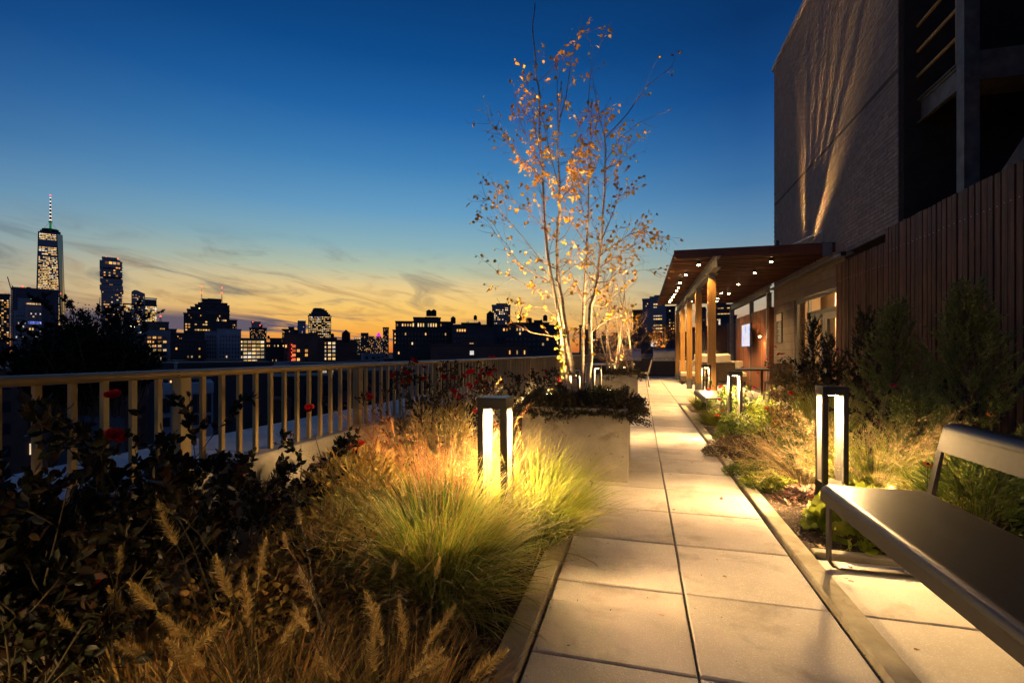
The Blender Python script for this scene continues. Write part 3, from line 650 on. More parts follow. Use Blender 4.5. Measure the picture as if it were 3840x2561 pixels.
ld = bpy.data.lights.new('added_flood_lamp', 'SPOT'); ld.energy = 900; ld.color = (1, .60, .24); ld.spot_size = math.radians(78); ld.spot_blend = 1; ld.shadow_soft_size = .002
lo = bpy.data.objects.new('added_flood_lamp', ld); scene.collection.objects.link(lo); lo.parent = fl_; lo.location = (0, 0, 0); lo.rotation_euler = Vector((.95, -.75, 1.9)).to_track_quat('-Z', 'Y').to_euler()
sc_ = tag(empty('security_camera', (3.42, 9.75, 2.86)), 'small wall camera above the end of the slats', 'camera')
q = MB(); q.tube([(0, 0, 0), (-.10, .05, -.03)], .03, 10); q.build('camera_body', M_coping, sc_); boxob('bracket', M_black, (-.02, .06, -.03, .03, -.02, .05), sc_)
# ---- pergola
pg = tag(empty('pergola', (1.5, 16, 0)), 'slatted dark hardwood pergola roof on a steel beam and timber posts', 'pergola')
PX = 1.50; ys = [11.35, 13.85, 16.35, 18.9, 21.4]
for yy in ys:
    boxob('post', M_fir, (-.078, .078, -.075, .075, .32, 2.72), pg, loc=(PX - 1.5, yy - 16, 0))
    q = MB(); q.box(-.07, .07, -.06, .06, 0, .319); q.box(-.086, -.079, -.085, .085, 0, .34); q.box(.079, .086, -.085, .085, 0, .34); q.build('post_base', M_steel, pg, loc=(PX - 1.5, yy - 16, 0))
    q = MB(); q.box(-.06, .06, -.06, .06, 2.721, 2.84); q.box(-.12, .12, -.12, .12, 2.84, 2.852); q.build('post_cap', M_steel, pg, loc=(PX - 1.5, yy - 16, 0))
    for zz in (.8, 1.9): 
        q = MB(); q.tube([(0, -.08, zz), (0, -.074, zz)], .012, 8); q.build('bolt_head', M_stainless, pg, loc=(PX - 1.5, yy - 16, 0))
def ibeam(name, x, y0, y1, z0, z1, w=.07):
    q = MB(); q.box(x - w, x + w, y0, y1, z0, z0 + .016); q.box(x - w, x + w, y0, y1, z1 - .016, z1); q.box(x - .008, x + .008, y0, y1, z0 + .016, z1 - .016); return q.build(name, M_steel, pg)
ibeam('steel_beam', PX - 1.5, 10.55 - 16, 21.7 - 16, 2.853, 3.10)
ibeam('wall_beam', 3.62 - 1.5, 15.5 - 16, 21.7 - 16, 2.86, 3.10)
q = MB(); q.box(-1.45, 1.53, -.02, .02, 0, .15); slm = q.mesh('roof_slat', M_slat)
yy = 11.0; n_s = 0
while yy < 20.9:
    link('roof_slat', slm, pg, (2.13 - 1.5, yy - 16, 3.105), (0, 0, random.gauss(0, .0008))); yy += .205
boxob('end_board', M_slat, (2.13 - 1.5 - 1.45, 2.13 - 1.5 + 1.53, -5.26, -5.225, 3.095, 3.285), pg)
boxob('end_plate', M_steel, (1.94, 2.1, -5.29, -5.265, 3.02, 3.27), pg)
for yy in (15.6, 17.9, 21.6): boxob('wall_post', M_steel, (3.56 - 1.5, 3.68 - 1.5, yy - 16.05, yy - 15.95, 0, 2.855), pg)
spots = [(2620, 990, 12.3), (2572, 1028, 13.4), (2550, 1058, 14.2), (2544, 1076, 15.1), (2537, 1088, 15.9), (2529, 1102, 16.8), (2524, 1111, 17.6), (2516, 1122, 18.4), (2512, 1130, 19.2), (2892, 978, 11.6), (2830, 1020, 12.9), (2769, 1064, 14.6), (2733, 1099, 16.4), (2705, 1097, 16.4), (2676, 1101, 16.4), (2691, 1117, 17.9), (2689, 1128, 18.9), (2593, 1129, 18.5)]
lq = MB(); lq.lathe([(.028, -.012), (.028, 0)], 12); m_dl = lq.mesh('lens', M_ledsmall)
lq = MB(); lq.lathe([(.04, 0), (.04, .07)], 12); m_dc = lq.mesh('housing', M_black)
for i, (u, v, d) in enumerate(spots):
    d = (3.06 - H) * FPX / (1322 - v); p = cam(u, v, d)
    if p.y > 20.7: p.y = 20.6
    e = empty('pergola_downlight', (p.x, p.y, 3.04)); link('lens', m_dl, e); link('housing', m_dc, e)
    outer = u < 2560 or u == 2572 or u == 2620; rk = sum(1 for (a_, b_, c_) in spots if ((a_ < 2560 or a_ in (2572, 2620)) == outer) and b_ < v) 
    nth = ('nearest', 'second nearest', 'third nearest', 'fourth nearest', 'fifth nearest', 'sixth nearest', 'seventh nearest', 'eighth nearest', 'farthest')[rk]
    tag(e, nth + (' pergola downlight in the left row outside the steel beam' if outer else ' pergola downlight on the wall side of the steel beam'), 'light', 'downlights under the pergola')
    ld = bpy.data.lights.new('downlight_lamp', 'SPOT'); ld.energy = 220; ld.color = (1, .60, .22); ld.spot_size = math.radians(120); ld.spot_blend = .8; ld.shadow_soft_size = .03
    lo = bpy.data.objects.new('downlight_lamp', ld); scene.collection.objects.link(lo); lo.parent = e; lo.location = (0, 0, -.03)
# wood screen with television, beyond the entrance wall
ws = tag(empty('wood_screen', (3.6, 18, 0)), 'reddish vertical board screen carrying the television', 'screen')
q = MB(); q.box(-.012, .012, -.065, .065, 0, 2.45); me = q.mesh('board', surf('red_cedar_board', (.24, .085, .035), (.13, .045, .02), rough=.5, scale=4, stretch=(6, 6, .5), objvar=.25))
yy = -2.5
while yy < 2.6: link('board', me, ws, (random.uniform(-.004, .004), yy, random.uniform(-.01, .01))); yy += .138
boxob('corner_board', bpy.data.materials['red_cedar_board'], (-.02, .12, -2.60, -2.575, 0, 2.45), ws)
tv = tag(empty('television', (3.38, 17.6, 1.32)), 'wall mounted television showing a pale blue picture', 'television')
boxob('tv_case', M_black, (0, .06, -.66, .66, 0, .78), tv); 
m_tv, t_ = newmat('tv_picture'); co = t_.a('ShaderNodeTexCoord').outputs['Object']; nn = t_.a('ShaderNodeTexNoise', i={'Vector': t_.a('ShaderNodeMapping', i={'Vector': co, 'Scale': (1, 3, .8)}).outputs[0], 'Scale': 3.0}).outputs['Fac']
cc_ = t_.ramp(nn, [(.3, (.25, .4, .8, 1)), (.5, (.75, .8, 1, 1)), (.62, (.9, .65, .45, 1))]); e_ = t_.a('ShaderNodeEmission', i={0: cc_, 1: 1.1}); t_.l.new(e_.outputs[0], t_.a('ShaderNodeOutputMaterial').inputs[0])
boxob('tv_screen', m_tv, (-.004, -.0005, -.63, .63, .03, .75), tv); boxob('bracket', M_black, (.06, .2, -.1, .1, .3, .5), tv)
def smalllamp(name, loc, label, e, cat='light', down=True, r=.03):
    s = empty(name, loc); q = MB(); q.lathe([(r * .4, -.03), (r, 0), (r, .02)], 10); q.build('lens', M_led, s); q = MB(); q.lathe([(r * 1.2, .021), (r * 1.2, .06)], 10); q.build('housing', M_bronze, s); tag(s, label, cat)
    ld = bpy.data.lights.new('lamp', 'SPOT'); ld.energy = e; ld.color = (1, .6, .25); ld.spot_size = math.radians(120); ld.spot_blend = .7; ld.shadow_soft_size = .03
    lo = bpy.data.objects.new('lamp', ld); scene.collection.objects.link(lo); lo.parent = s; lo.location = (0, 0, -.05)
    if not down: lo.rotation_euler = (math.pi, 0, 0)
smalllamp('wall_light', (3.46, 16.0, 1.62), 'little wall light on the red boards right of the television', 90)
smalllamp('wall_light', (2.95, 22.32, 1.55), 'little wall light on the far grey wall left of the television', 60)
# far garden wall, cabinets and grills, furniture
gw = tag(empty('garden_wall', (1.8, 22.6, 0)), 'grey and brown panelled wall closing the terrace under the pergola', 'wall')
M_greyp = surf('grey_panel', (.17, .14, .12), (.14, .115, .10), rough=.8, scale=2); M_brownp = surf('brown_panel', (.10, .05, .035), (.08, .04, .028), rough=.7, scale=2, stretch=(3, 3, .4))
x = .36; kx = 0
for w_, mat_, top in ((.55, M_greyp, 2.05), (.45, M_brownp, 2.2), (.45, M_brownp, 2.25), (.45, M_greyp, 2.4)):
    boxob('panel', mat_, (x + .004, x + w_ - .004, 0, .12, 0, top), gw); x += w_ 
oc = tag(empty('kitchen_counter', (-1.2, 24.5, 0)), 'long outdoor kitchen counter with brown fronts at the end of the path', 'counter')
for i in range(6): boxob('cabinet_front', M_cabinet, (-1.2 + i * .75 + .004, -.45 + i * .75 - .004, -.02, .0, .08, .86), oc)
boxob('carcass', M_black, (-1.2, 3.3, .001, .7, .02, .86), oc); boxob('worktop', M_stone, (-1.22, 3.32, -.05, .72, .861, .91), oc, c=.005); boxob('backsplash', M_stone, (-1.22, 3.32, .62, .70, .911, 1.09), oc)
def grill(x, label):
    g_ = empty('gas_grill', (x, 24.5, .86)); q = MB()
    pr = [(-.06, .055), (.55, .055), (.55, .30), (.38, .47), (.08, .47), (-.02, .36)]
    n = len(pr); vs = [(-.52, a, b) for a, b in pr] + [(.52, a, b) for a, b in pr]; q.add(vs, [(i, (i + 1) % n, n + (i + 1) % n, n + i) for i in range(n)] + [list(range(n))[::-1], list(range(n, 2 * n))]); q.build('hood', M_stainless, g_)
    q = MB(); q.tube([(-.45, -.09, .30), (.45, -.09, .30)], .014, 8); q.tube([(-.4, -.09, .30), (-.4, -.02, .30)], .01, 6); q.tube([(.4, -.09, .30), (.4, -.02, .30)], .01, 6); q.build('handle', M_stainless, g_)
    boxob('control_panel', M_stainless, (-.54, .54, -.12, -.07, -.12, .04), g_)
    for i in range(5):
        q = MB(); q.lathe([(.022, 0), (.018, .03)], 10, Matrix.Translation((-.4 + i * .2, -.12, -.04)) @ Matrix.Rotation(math.pi / 2, 4, 'X')); q.build('knob', M_black, g_)
    tag(g_, label, 'grill')
grill(-.50, 'stainless grill on the counter left of the path axis'); grill(1.12, 'stainless grill on the counter behind the timber posts')
def chair(loc, rz, label, mat=M_wicker):
    c = empty('dining_chair', loc, rz); q = MB(); q.box(-.24, .24, -.24, .24, .42, .47, c=.01); q.build('seat', mat, c)
    q = MB(); vs = [(-.24, .22, .47), (.24, .22, .47), (.24, .26, .47), (-.24, .26, .47), (-.22, .33, .9), (.22, .33, .9), (.22, .36, .9), (-.22, .36, .9)]
    q.add(vs, [(3, 2, 1, 0), (4, 5, 6, 7), (0, 1, 5, 4), (1, 2, 6, 5), (2, 3, 7, 6), (3, 0, 4, 7)]); q.build('backrest', mat, c)
    for a, b in ((-1, -1), (1, -1), (-1, 1), (1, 1)):
        q = MB(); q.tube([(a * .21, b * .21, .42), (a * .235, b * .26, 0)], [.02, .014], 6); q.build('leg', mat, c)
    return tag(c, label, 'chair')
def table(loc, sx, sy, h, label, mat):
    t = empty('outdoor_table', loc); boxob('tabletop', mat, (-sx, sx, -sy, sy, h - .04, h), t, c=.005)
    for a, b in ((-1, -1), (1, -1), (-1, 1), (1, 1)): boxob('leg', M_bronze, (a * (sx - .06) - .03, a * (sx - .06) + .03, b * (sy - .06) - .03, b * (sy - .06) + .03, 0, h - .041), t)
    return tag(t, label, 'table')
table((-1.05, 17.4, 0), .85, .95, .75, 'pale dining table left of the path beyond the bare birches', M_stone)
chair((.02, 17.0, 0), -math.pi / 2, 'pale slender dining chair at the path end of the left table', M_cush)
chair((-.5, 16.1, 0), math.pi, 'wicker dining chair on the near side of the left table')
table((2.45, 13.6, 0), .75, .75, .74, 'dark dining table under the pergola behind the roses', M_black)
chair((1.98, 12.6, 0), math.pi * .93, 'wicker chair tucked at the near side of the pergola table'); chair((3.1, 12.6, 0), math.pi, 'wicker chair at the wall end of the pergola table')
def sofa(loc, rz, w, label, pillows=0):
    s = empty('outdoor_sofa', loc, rz); boxob('sofa_frame', M_wicker, (-w, w, -.4, .4, .12, .30), s)
    for a, b in ((-1, -1), (1, -1), (-1, 1), (1, 1)): boxob('leg', M_bronze, (a * (w - .06) - .04, a * (w - .06) + .04, b * .34 - .04, b * .34 + .04, 0, .119), s)
    n = max(1, int(round(w * 2 / .75)))
    for i in range(n):
        x0 = -w + i * 2 * w / n; boxob('seat_cushion', M_cush, (x0 + .008, x0 + 2 * w / n - .008, -.4, .22, .301, .44), s, c=.03)
        boxob('back_cushion', M_cush, (x0 + .012, x0 + 2 * w / n - .012, .221, .40, .305, .84), s, c=.03)
    return tag(s, label, 'sofa')
sofa((1.95, 20.6, 0), math.pi * .5, .85, 'cream cushioned sofa behind the farthest timber posts'); sofa((2.5, 18.9, 0), 0, 1.1, 'long cream sofa backing onto the pergola seating area')
for x_, a_, lb in ((2.2, .05, 'striped cream pillow on the left of the long sofa back'), (2.85, -.06, 'striped cream pillow on the right of the long sofa back')):
    pl = boxob('throw_pillow', M_cush, (-.3, .3, -.07, .07, 0, .30), None, c=.06, loc=(x_, 19.05, .80), rot=(0.15, a_, 0)); tag(pl, lb, 'pillow')
# steel stair landing above the fence
st = tag(empty('steel_landing', (3.95, 8.4, 0)), 'weathered steel stair landing with pipe railings at the top right', 'stairs')
q = MB(); q.box(-.03, .03, -3.6 + 2.6, 1.0, 4.5, 4.515); q.box(-.03, .03, -1.0, 1.0, 4.835, 4.85); q.box(.02, .03, -1.0, 1.0, 4.515, 4.835); q.build('edge_channel', M_stairsteel, st)
boxob('column', M_stairsteel, (-.08, .08, -1.16, -1.01, 0, 8.5), st)
q = MB(); q.box(.08, 1.6, -1.14, -1.10, 4.5, 4.86); q.build('cross_channel', M_stairsteel, st)
q = MB(); q.tube([(0, .9, 0), (0, .9, 5.95)], .03, 10); q.build('column', M_stairsteel, st)
for z in (5.18, 5.55, 5.92):
    q = MB(); q.tube([(-.02, .88, z), (-.02, -1.0, z)], .022, 10); q.build('rail', M_rail, st)
q = MB(); q.tube([(-.02, -.92, 4.85), (-.02, -.92, 8)], .024, 10); q.build('rail_post', M_steel, st)
for yy in (-1.75,): 
    q = MB(); q.tube([(.3, yy, 4.9), (.3, yy, 8)], .03, 8); q.build('rail_post', M_stairsteel, st)
q = MB(); q.tube([(.3, -1.75, 5.9), (1.5, -1.6, 5.9)], .025, 8); q.build('rail', M_stairsteel, st)
q = MB(); q.box(0.0, 1.4, -1.0, 1.0, 4.80, 4.83); q.build('deck_plate', M_stairsteel, st)
for dx in (.35, 1.15):
    q = MB(); A = Vector((dx, -.9, 2.6)); B = Vector((dx, -3.3, 4.6)); q.add([(dx - .02, -.6, 2.7), (dx - .02, -3.4, 4.75), (dx - .02, -3.4, 5.05), (dx - .02, -.6, 3.0), (dx + .02, -.6, 2.7), (dx + .02, -3.4, 4.75), (dx + .02, -3.4, 5.05), (dx + .02, -.6, 3.0)], [(0, 1, 2, 3), (7, 6, 5, 4), (0, 4, 5, 1), (2, 6, 7, 3), (1, 5, 6, 2), (3, 7, 4, 0)]); q.build('stringer', M_stairsteel, st)
for yy in (-.97, .92):
    for z in (4.6, 4.7):
        q = MB(); q.tube([(-.055, yy - .03 * (1 if yy > 0 else -1), z), (-.03, yy - .03 * (1 if yy > 0 else -1), z)], .02, 6); q.build('bolt', M_stairsteel, st)
q = MB(); q.tube([(3.45, 10.75, 3.3), (3.45, 10.75, 3.52), (3.2, 12.2, 3.52)], .014, 6); tag(q.build('pipe_handrail', M_stainless), 'thin bright pipe on top of the pergola roof by the brick wall', 'pipe')
# ---------------------------------------------------------------- plants
def petal_bloom(name, mat, n=26, r=.04):
    Vs, Fs, R, T = [], [], [], []; o = 0
    for i in range(n):
        f = i / n; a = i * 2.4; open_ = .25 + 1.0 * f; rr = r * (.35 + .65 * f)
        base = np.array([(0, 0, 0), (.55, .35, .0), (.5, .8, .05), (0, 1.0, .10), (-.5, .8, .05), (-.55, .35, .0)]) * rr * 1.3
        ca_, sa_ = math.cos(open_), math.sin(open_)
        M_ = np.array([(1, 0, 0), (0, sa_, -ca_), (0, ca_, sa_)]); v = base @ M_.T
        v[:, 1] += r * .12; Rz = np.array([(math.cos(a), -math.sin(a), 0), (math.sin(a), math.cos(a), 0), (0, 0, 1)]); v = v @ Rz.T
        Vs.append(v); Fs.append(np.array([(0, 1, 2, 3), (0, 3, 4, 5)]) + o); o += 6; R.append(np.full(6, random.random())); T.append(base[:, 1])
    return npmesh(name, np.concatenate(Vs), np.concatenate(Fs), mat, {'rnd': np.concatenate(R), 't': np.concatenate(T)})
m_red = [petal_bloom('rose_bloom', L_red, 22, .034), petal_bloom('rose_bloom', L_red, 16, .028)]; m_pk = [petal_bloom('rose_bloom', L_pink, 24, .034)]
def rosebush(loc, r, h, label, lm=L_rose, nst=9, per=7, leaf=.042, blooms=5, bm=None, group=None, depth=2, bl_at=None, lean=(0, 0), bs=1.0):
    b = empty('rose_bush', loc); mb = MB(); out = []
    for i in range(nst):
        a = random.uniform(0, 6.283); q = random.uniform(.15, 1) * r / h
        grow(mb, Vector((math.cos(a) * .05, math.sin(a) * .05, 0)), Vector((math.cos(a) * q + lean[0], math.sin(a) * q + lean[1], 1)), h * random.uniform(.75, 1.0), .006, depth, out, seg=6, wander=.14, up=.03, kids=(3, 5), spread=.75, klen=.42, n=5, tmin=.3)
    mb.build('stems', M_stem, b)
    P, D = along(out, per, tuple(range(depth)), .1)
    link('foliage', leafmesh('foliage', lm, [scatter(LEAF, P, D, leaf * rng.uniform(.6, 1.15, len(P)))]), b)
    ends = sorted([p[-1] for d_, p in out], key=lambda p: -p.z)
    for i in range(blooms):
        p = ends[int(random.uniform(0, len(ends) * .35))] if not bl_at or i >= len(bl_at) else Vector(bl_at[i]) - Vector(loc)
        o = link('rose_bloom', random.choice(bm or m_red), b, p, (random.uniform(-.9, .9), random.uniform(-.9, .9), random.uniform(0, 6))); s = random.uniform(.7, 1.05) * bs; o.scale = (s, s, s)
    return tag(b, label, 'rose bush', group)
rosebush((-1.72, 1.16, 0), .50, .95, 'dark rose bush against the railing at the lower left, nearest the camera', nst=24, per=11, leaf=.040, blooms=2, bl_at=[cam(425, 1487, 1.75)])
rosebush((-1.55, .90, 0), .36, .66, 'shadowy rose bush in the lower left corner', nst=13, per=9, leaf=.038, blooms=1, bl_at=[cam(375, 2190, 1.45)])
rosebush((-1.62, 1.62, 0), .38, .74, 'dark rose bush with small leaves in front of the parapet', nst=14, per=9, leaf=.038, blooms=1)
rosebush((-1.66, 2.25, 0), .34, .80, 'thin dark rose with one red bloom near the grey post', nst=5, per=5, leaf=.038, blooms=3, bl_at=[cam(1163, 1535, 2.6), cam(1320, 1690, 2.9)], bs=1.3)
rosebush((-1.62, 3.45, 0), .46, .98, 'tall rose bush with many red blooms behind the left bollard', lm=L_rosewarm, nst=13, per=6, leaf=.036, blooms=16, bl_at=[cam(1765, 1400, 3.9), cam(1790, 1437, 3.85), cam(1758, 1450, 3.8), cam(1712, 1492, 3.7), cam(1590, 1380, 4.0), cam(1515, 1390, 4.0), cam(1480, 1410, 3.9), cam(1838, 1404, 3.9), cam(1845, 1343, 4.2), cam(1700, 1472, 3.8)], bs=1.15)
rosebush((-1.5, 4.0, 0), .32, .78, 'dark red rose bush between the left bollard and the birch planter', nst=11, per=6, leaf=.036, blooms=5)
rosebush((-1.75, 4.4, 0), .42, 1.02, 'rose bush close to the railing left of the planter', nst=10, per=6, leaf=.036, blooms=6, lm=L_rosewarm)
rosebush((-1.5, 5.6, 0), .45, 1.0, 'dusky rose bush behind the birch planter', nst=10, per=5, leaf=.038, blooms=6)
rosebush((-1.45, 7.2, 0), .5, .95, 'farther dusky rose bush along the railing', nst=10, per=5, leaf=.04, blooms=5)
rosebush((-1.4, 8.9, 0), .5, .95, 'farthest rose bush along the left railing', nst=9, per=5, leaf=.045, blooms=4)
rosebush((1.95, 6.9, 0), .5, .98, 'big dark rose bush with red blooms right of the backless bench', lm=L_rosewarm, nst=13, per=6, leaf=.04, blooms=9, bl_at=[cam(2905, 1303, 7.4), cam(2920, 1330, 7.2), cam(2935, 1330, 7.2), cam(2890, 1335, 7.2), cam(2875, 1350, 7.2), cam(2787, 1380, 7.0), cam(2840, 1400, 6.8), cam(2828, 1456, 6.6)], bm=m_pk)
rosebush((2.45, 7.9, 0), .55, 1.15, 'tall dark rose bush in front of the entrance', nst=12, per=6, leaf=.045, blooms=6, bm=m_pk, bl_at=[cam(3022, 1322, 8), cam(3140, 1318, 8), cam(3215, 1365, 7.5)])
rosebush((1.25, 7.2, 0), .38, .80, 'brightly lit rose bush with red blooms around the middle bollard', lm=L_cover, nst=12, per=7, leaf=.036, blooms=6, bl_at=[cam(2658, 1412, 7.3), cam(2657, 1465, 7.2), cam(2700, 1503, 7.2), cam(2712, 1540, 7.1), cam(2686, 1560, 7.1)])
rosebush((1.55, 6.1, 0), .36, .60, 'olive leaved rose bush just before the middle bollard', lm=L_drybrown, nst=8, per=6, leaf=.034, blooms=2)
rosebush((2.5, 5.6, 0), .45, .85, 'unlit rose bush before the slat fence', nst=9, per=6, leaf=.045, blooms=3, bm=m_pk)
# ---- ornamental grasses
def grassclump(loc, label, mat, specs, name='ornamental_grass', heads=None, cat='grass'):
    b = empty(name, loc); parts = [blades(**s)[0] for s in specs]; link('blades', leafmesh('blades', mat, parts), b)
    return tag(b, label, cat)
def G(n, r0, h, lean, droop, w, **k): return dict(n=n, r0=r0, h=h, lean=lean, droop=droop, w=w, **k)
grassclump((-.90, 2.06, 0), 'large arching fountain grass glowing in front of the left bollard', L_grass, [G(2300, .15, .74, .50, 1.0, .0062), G(1000, .17, .56, .85, 1.0, .006), G(420, .12, .90, .45, 1.2, .004), G(260, .16, .55, .9, 1.5, .007)])
grassclump((-.62, 2.85, 0), 'bright fountain grass wrapped round the left bollard, beside the planter', L_lushgrass, [G(1700, .15, .66, .55, 1.1, .0058), G(600, .15, .85, .4, 1.2, .004)])
grassclump((-1.18, 2.72, 0), 'reddish feathery grass left of the glowing bollard', L_redgrass, [G(1100, .18, .72, .34, .6, .0045), G(420, .2, .9, .3, .6, .003)])
grassclump((-1.02, 3.05, 0), 'pale straw grass behind the left bollard', L_straw, [G(800, .16, .82, .32, .6, .0045)])
grassclump((1.78, 4.5, 0), 'pale airy switchgrass lit behind the tall right bollard', L_lushgrass, [G(1300, .17, .58, .70, 1.0, .006), G(300, .12, .8, .5, 1.0, .0035)])
grassclump((1.38, 4.75, 0), 'pale tufted grass spilling left of the tall right bollard', L_straw, [G(380, .12, .56, .8, 1.0, .005)])
grassclump((2.25, 4.35, 0), 'yellow green grass mound behind the near bench', L_lushgrass, [G(2400, .32, .52, .6, 1.1, .0085), G(500, .28, .66, .5, 1.0, .005)])
grassclump((1.12, 8.15, 0), 'small round grass tuft under the backless bench', L_grass, [G(1800, .07, .40, .8, .8, .004)])
grassclump((1.15, 10.1, 0), 'small grass tuft at the far end of the backless bench', L_grass, [G(1100, .07, .42, .6, .8, .005)])
grassclump((2.1, 6.4, 0), 'upright grass clump lit green behind the middle bollard', L_lushgrass, [G(1500, .15, .85, .3, .5, .005)])
grassclump((.93, 1.15, 0), 'few red brown grass blades at the lower right corner', L_redgrass, [G(26, .05, .42, .7, 1.6, .004, bias=(-.0, .0))])
for l_, n_ in (('large arching fountain grass glowing in front of the left bollard', 330), ('bright fountain grass wrapped round the left bollard, beside the planter', 200), ('yellow green grass mound behind the near bench', 220)):
    link('dead_blades', leafmesh('dead_blades', L_straw, [blades(n_, .18, .55, .8, 1.9, .006, seg=6, jit=.5, hvar=.7)[0]]), [o for o in scene.objects if o.get('label') == l_][0])
# airy flower sprays on the switchgrass
def sprays(loc, n, h, lean, mat, parent, az=None, w=.0014, size=.009, per=34):
    (V, F, r, t), P = blades(n, .12, h, lean, .8, w, az=az); parts = [(V, F, r, t)]; A, D = [], []
    for p in P:
        for _ in range(per):
            s = random.uniform(.55, 1) * (len(p) - 1); j = min(int(s), len(p) - 2); q = p[j] + (p[j + 1] - p[j]) * (s - j); d = unit(p[j + 1] - p[j]) + rng.normal(size=3) * .45
            k = random.uniform(.01, .09) * 1.0; A.append(q); D.append(d)
    A = np.array(A); D = np.array(D); hair = (np.array([(-.012, 0, 0), (.012, 0, 0), (.006, 1, 0), (-.006, 1, 0)], float), np.array([(0, 1, 2, 3)]))
    L = rng.uniform(.03, .11, len(A)); parts.append(scatter(hair, A, D, L)); parts.append(scatter(LEAF, A + unit(D) * L[:, None], D, size))
    o = link('flower_spray', leafmesh('flower_spray', mat, parts), parent); return o
gr = [o for o in scene.objects if o.name.startswith('ornamental_grass') and o.parent is None]
byl = {o['label']: o for o in gr}
sprays(0, 110, .90, .75, L_straw, byl['pale airy switchgrass lit behind the tall right bollard'])
sprays(0, 90, .78, .9, L_straw, byl['pale tufted grass spilling left of the tall right bollard'])
sprays(0, 40, 1.0, .5, L_redgrass, byl['reddish feathery grass left of the glowing bollard'])
sprays(0, 30, .95, .6, L_straw, byl['large arching fountain grass glowing in front of the left bollard'], per=16)
# bottlebrush seed heads
def seedhead(L=.11, r=.016, n=330):
    s = rng.random(n); a = rng.random(n) * 6.283; P = np.stack([np.zeros(n), np.zeros(n), s * L], 1)
    D = np.stack([np.cos(a), np.sin(a), rng.uniform(.5, 1.1, n)], 1); ln = r * (.55 + 1.1 * np.sin(np.pi * np.clip(s * .9 + .08, 0, 1))) * rng.uniform(.7, 1.2, n)
    q = (np.array([(-.04, 0, 0), (.04, 0, 0), (.0, 1, 0)], float), np.array([(0, 1, 2)]))
    parts = [scatter(q, P, D, ln)]; m = 90; s2 = rng.random(m); a2 = rng.random(m) * 6.28
    P2 = np.stack([np.cos(a2) * .002, np.sin(a2) * .002, s2 * L], 1); D2 = np.stack([np.cos(a2) * .4, np.sin(a2) * .4, np.ones(m)], 1); parts.append(scatter(LEAF, P2, D2, .009))
    return leafmesh('seed_head', L_seed, parts)
heads = [seedhead(), seedhead(.09, .014, 280), seedhead(.13, .017, 380)]
def fountain(loc, label, nb, h, ns, seed_pts):
    b = empty('fountain_grass', loc); link('blades', leafmesh('blades', L_drybrown, [blades(int(nb * .45), .14, h, .45, .9, .0045)[0]]), b)
    mb = MB()
    for (u, v, d) in seed_pts:
        tip = cam(u, v, d) - Vector(loc); base = Vector((random.uniform(-.08, .08), random.uniform(-.08, .08), 0)); pts = []
        for i in range(9):
            t = i / 8; p = base.lerp(tip, t); p.z = base.z + (tip.z - base.z) * (1 - (1 - t) ** 1.5); pts.append(p)
        mb.tube(pts, [.0016] * 9, 3, cap=False); dd = (pts[-1] - pts[-2]).normalized()
        dd = (dd + Vector((random.gauss(0, .15), random.gauss(0, .15), .1))).normalized()
        o = link('seed_head', random.choice(heads), b, tip); o.rotation_euler = dd.to_track_quat('Z', 'Y').to_euler(); s = random.uniform(.75, 1.15); o.scale = (s, s, s)
    mb.build('flower_stalks', M_stem, b); return tag(b, label, 'grass')
k_ = 1 / .6122
fountain((-1.22, .98, 0), 'fountain grass with tan bottlebrush heads at the bottom left', 1500, .5, 0, [(x * k_, y * k_, d) for x, y, d in ((270, 1320, 1.3), (360, 1400, 1.25), (230, 1260, 1.5), (430, 1500, 1.2), (330, 1500, 1.15), (300, 1430, 1.3), (170, 1450, 1.3), (140, 1380, 1.4))])
fountain((-.92, 1.02, 0), 'fountain grass with seed heads, second from the bottom left corner', 1700, .5, 0, [(x * k_, y * k_, d) for x, y, d in ((405, 1250, 1.25), (395, 1180, 1.35), (430, 1200, 1.4), (530, 1370, 1.3), (440, 1460, 1.2), (470, 1530, 1.15), (590, 1330, 1.35), (570, 1440, 1.3), (640, 1480, 1.25), (365, 1340, 1.5))])
fountain((-.62, 1.10, 0), 'fountain grass with leaning seed heads left of the kerb', 1700, .45, 0, [(x * k_, y * k_, d) for x, y, d in ((720, 1380, 1.45), (660, 1260, 1.6), (690, 1200, 1.8), (710, 1450, 1.35), (880, 1480, 1.3), (930, 1490, 1.3), (970, 1500, 1.3), (1000, 1460, 1.4), (860, 1540, 1.2), (900, 1330, 1.6), (1000, 1330, 1.7), (780, 1560, 1.15), (940, 1555, 1.15), (985, 1545, 1.2), (1080, 1560, 1.2))])
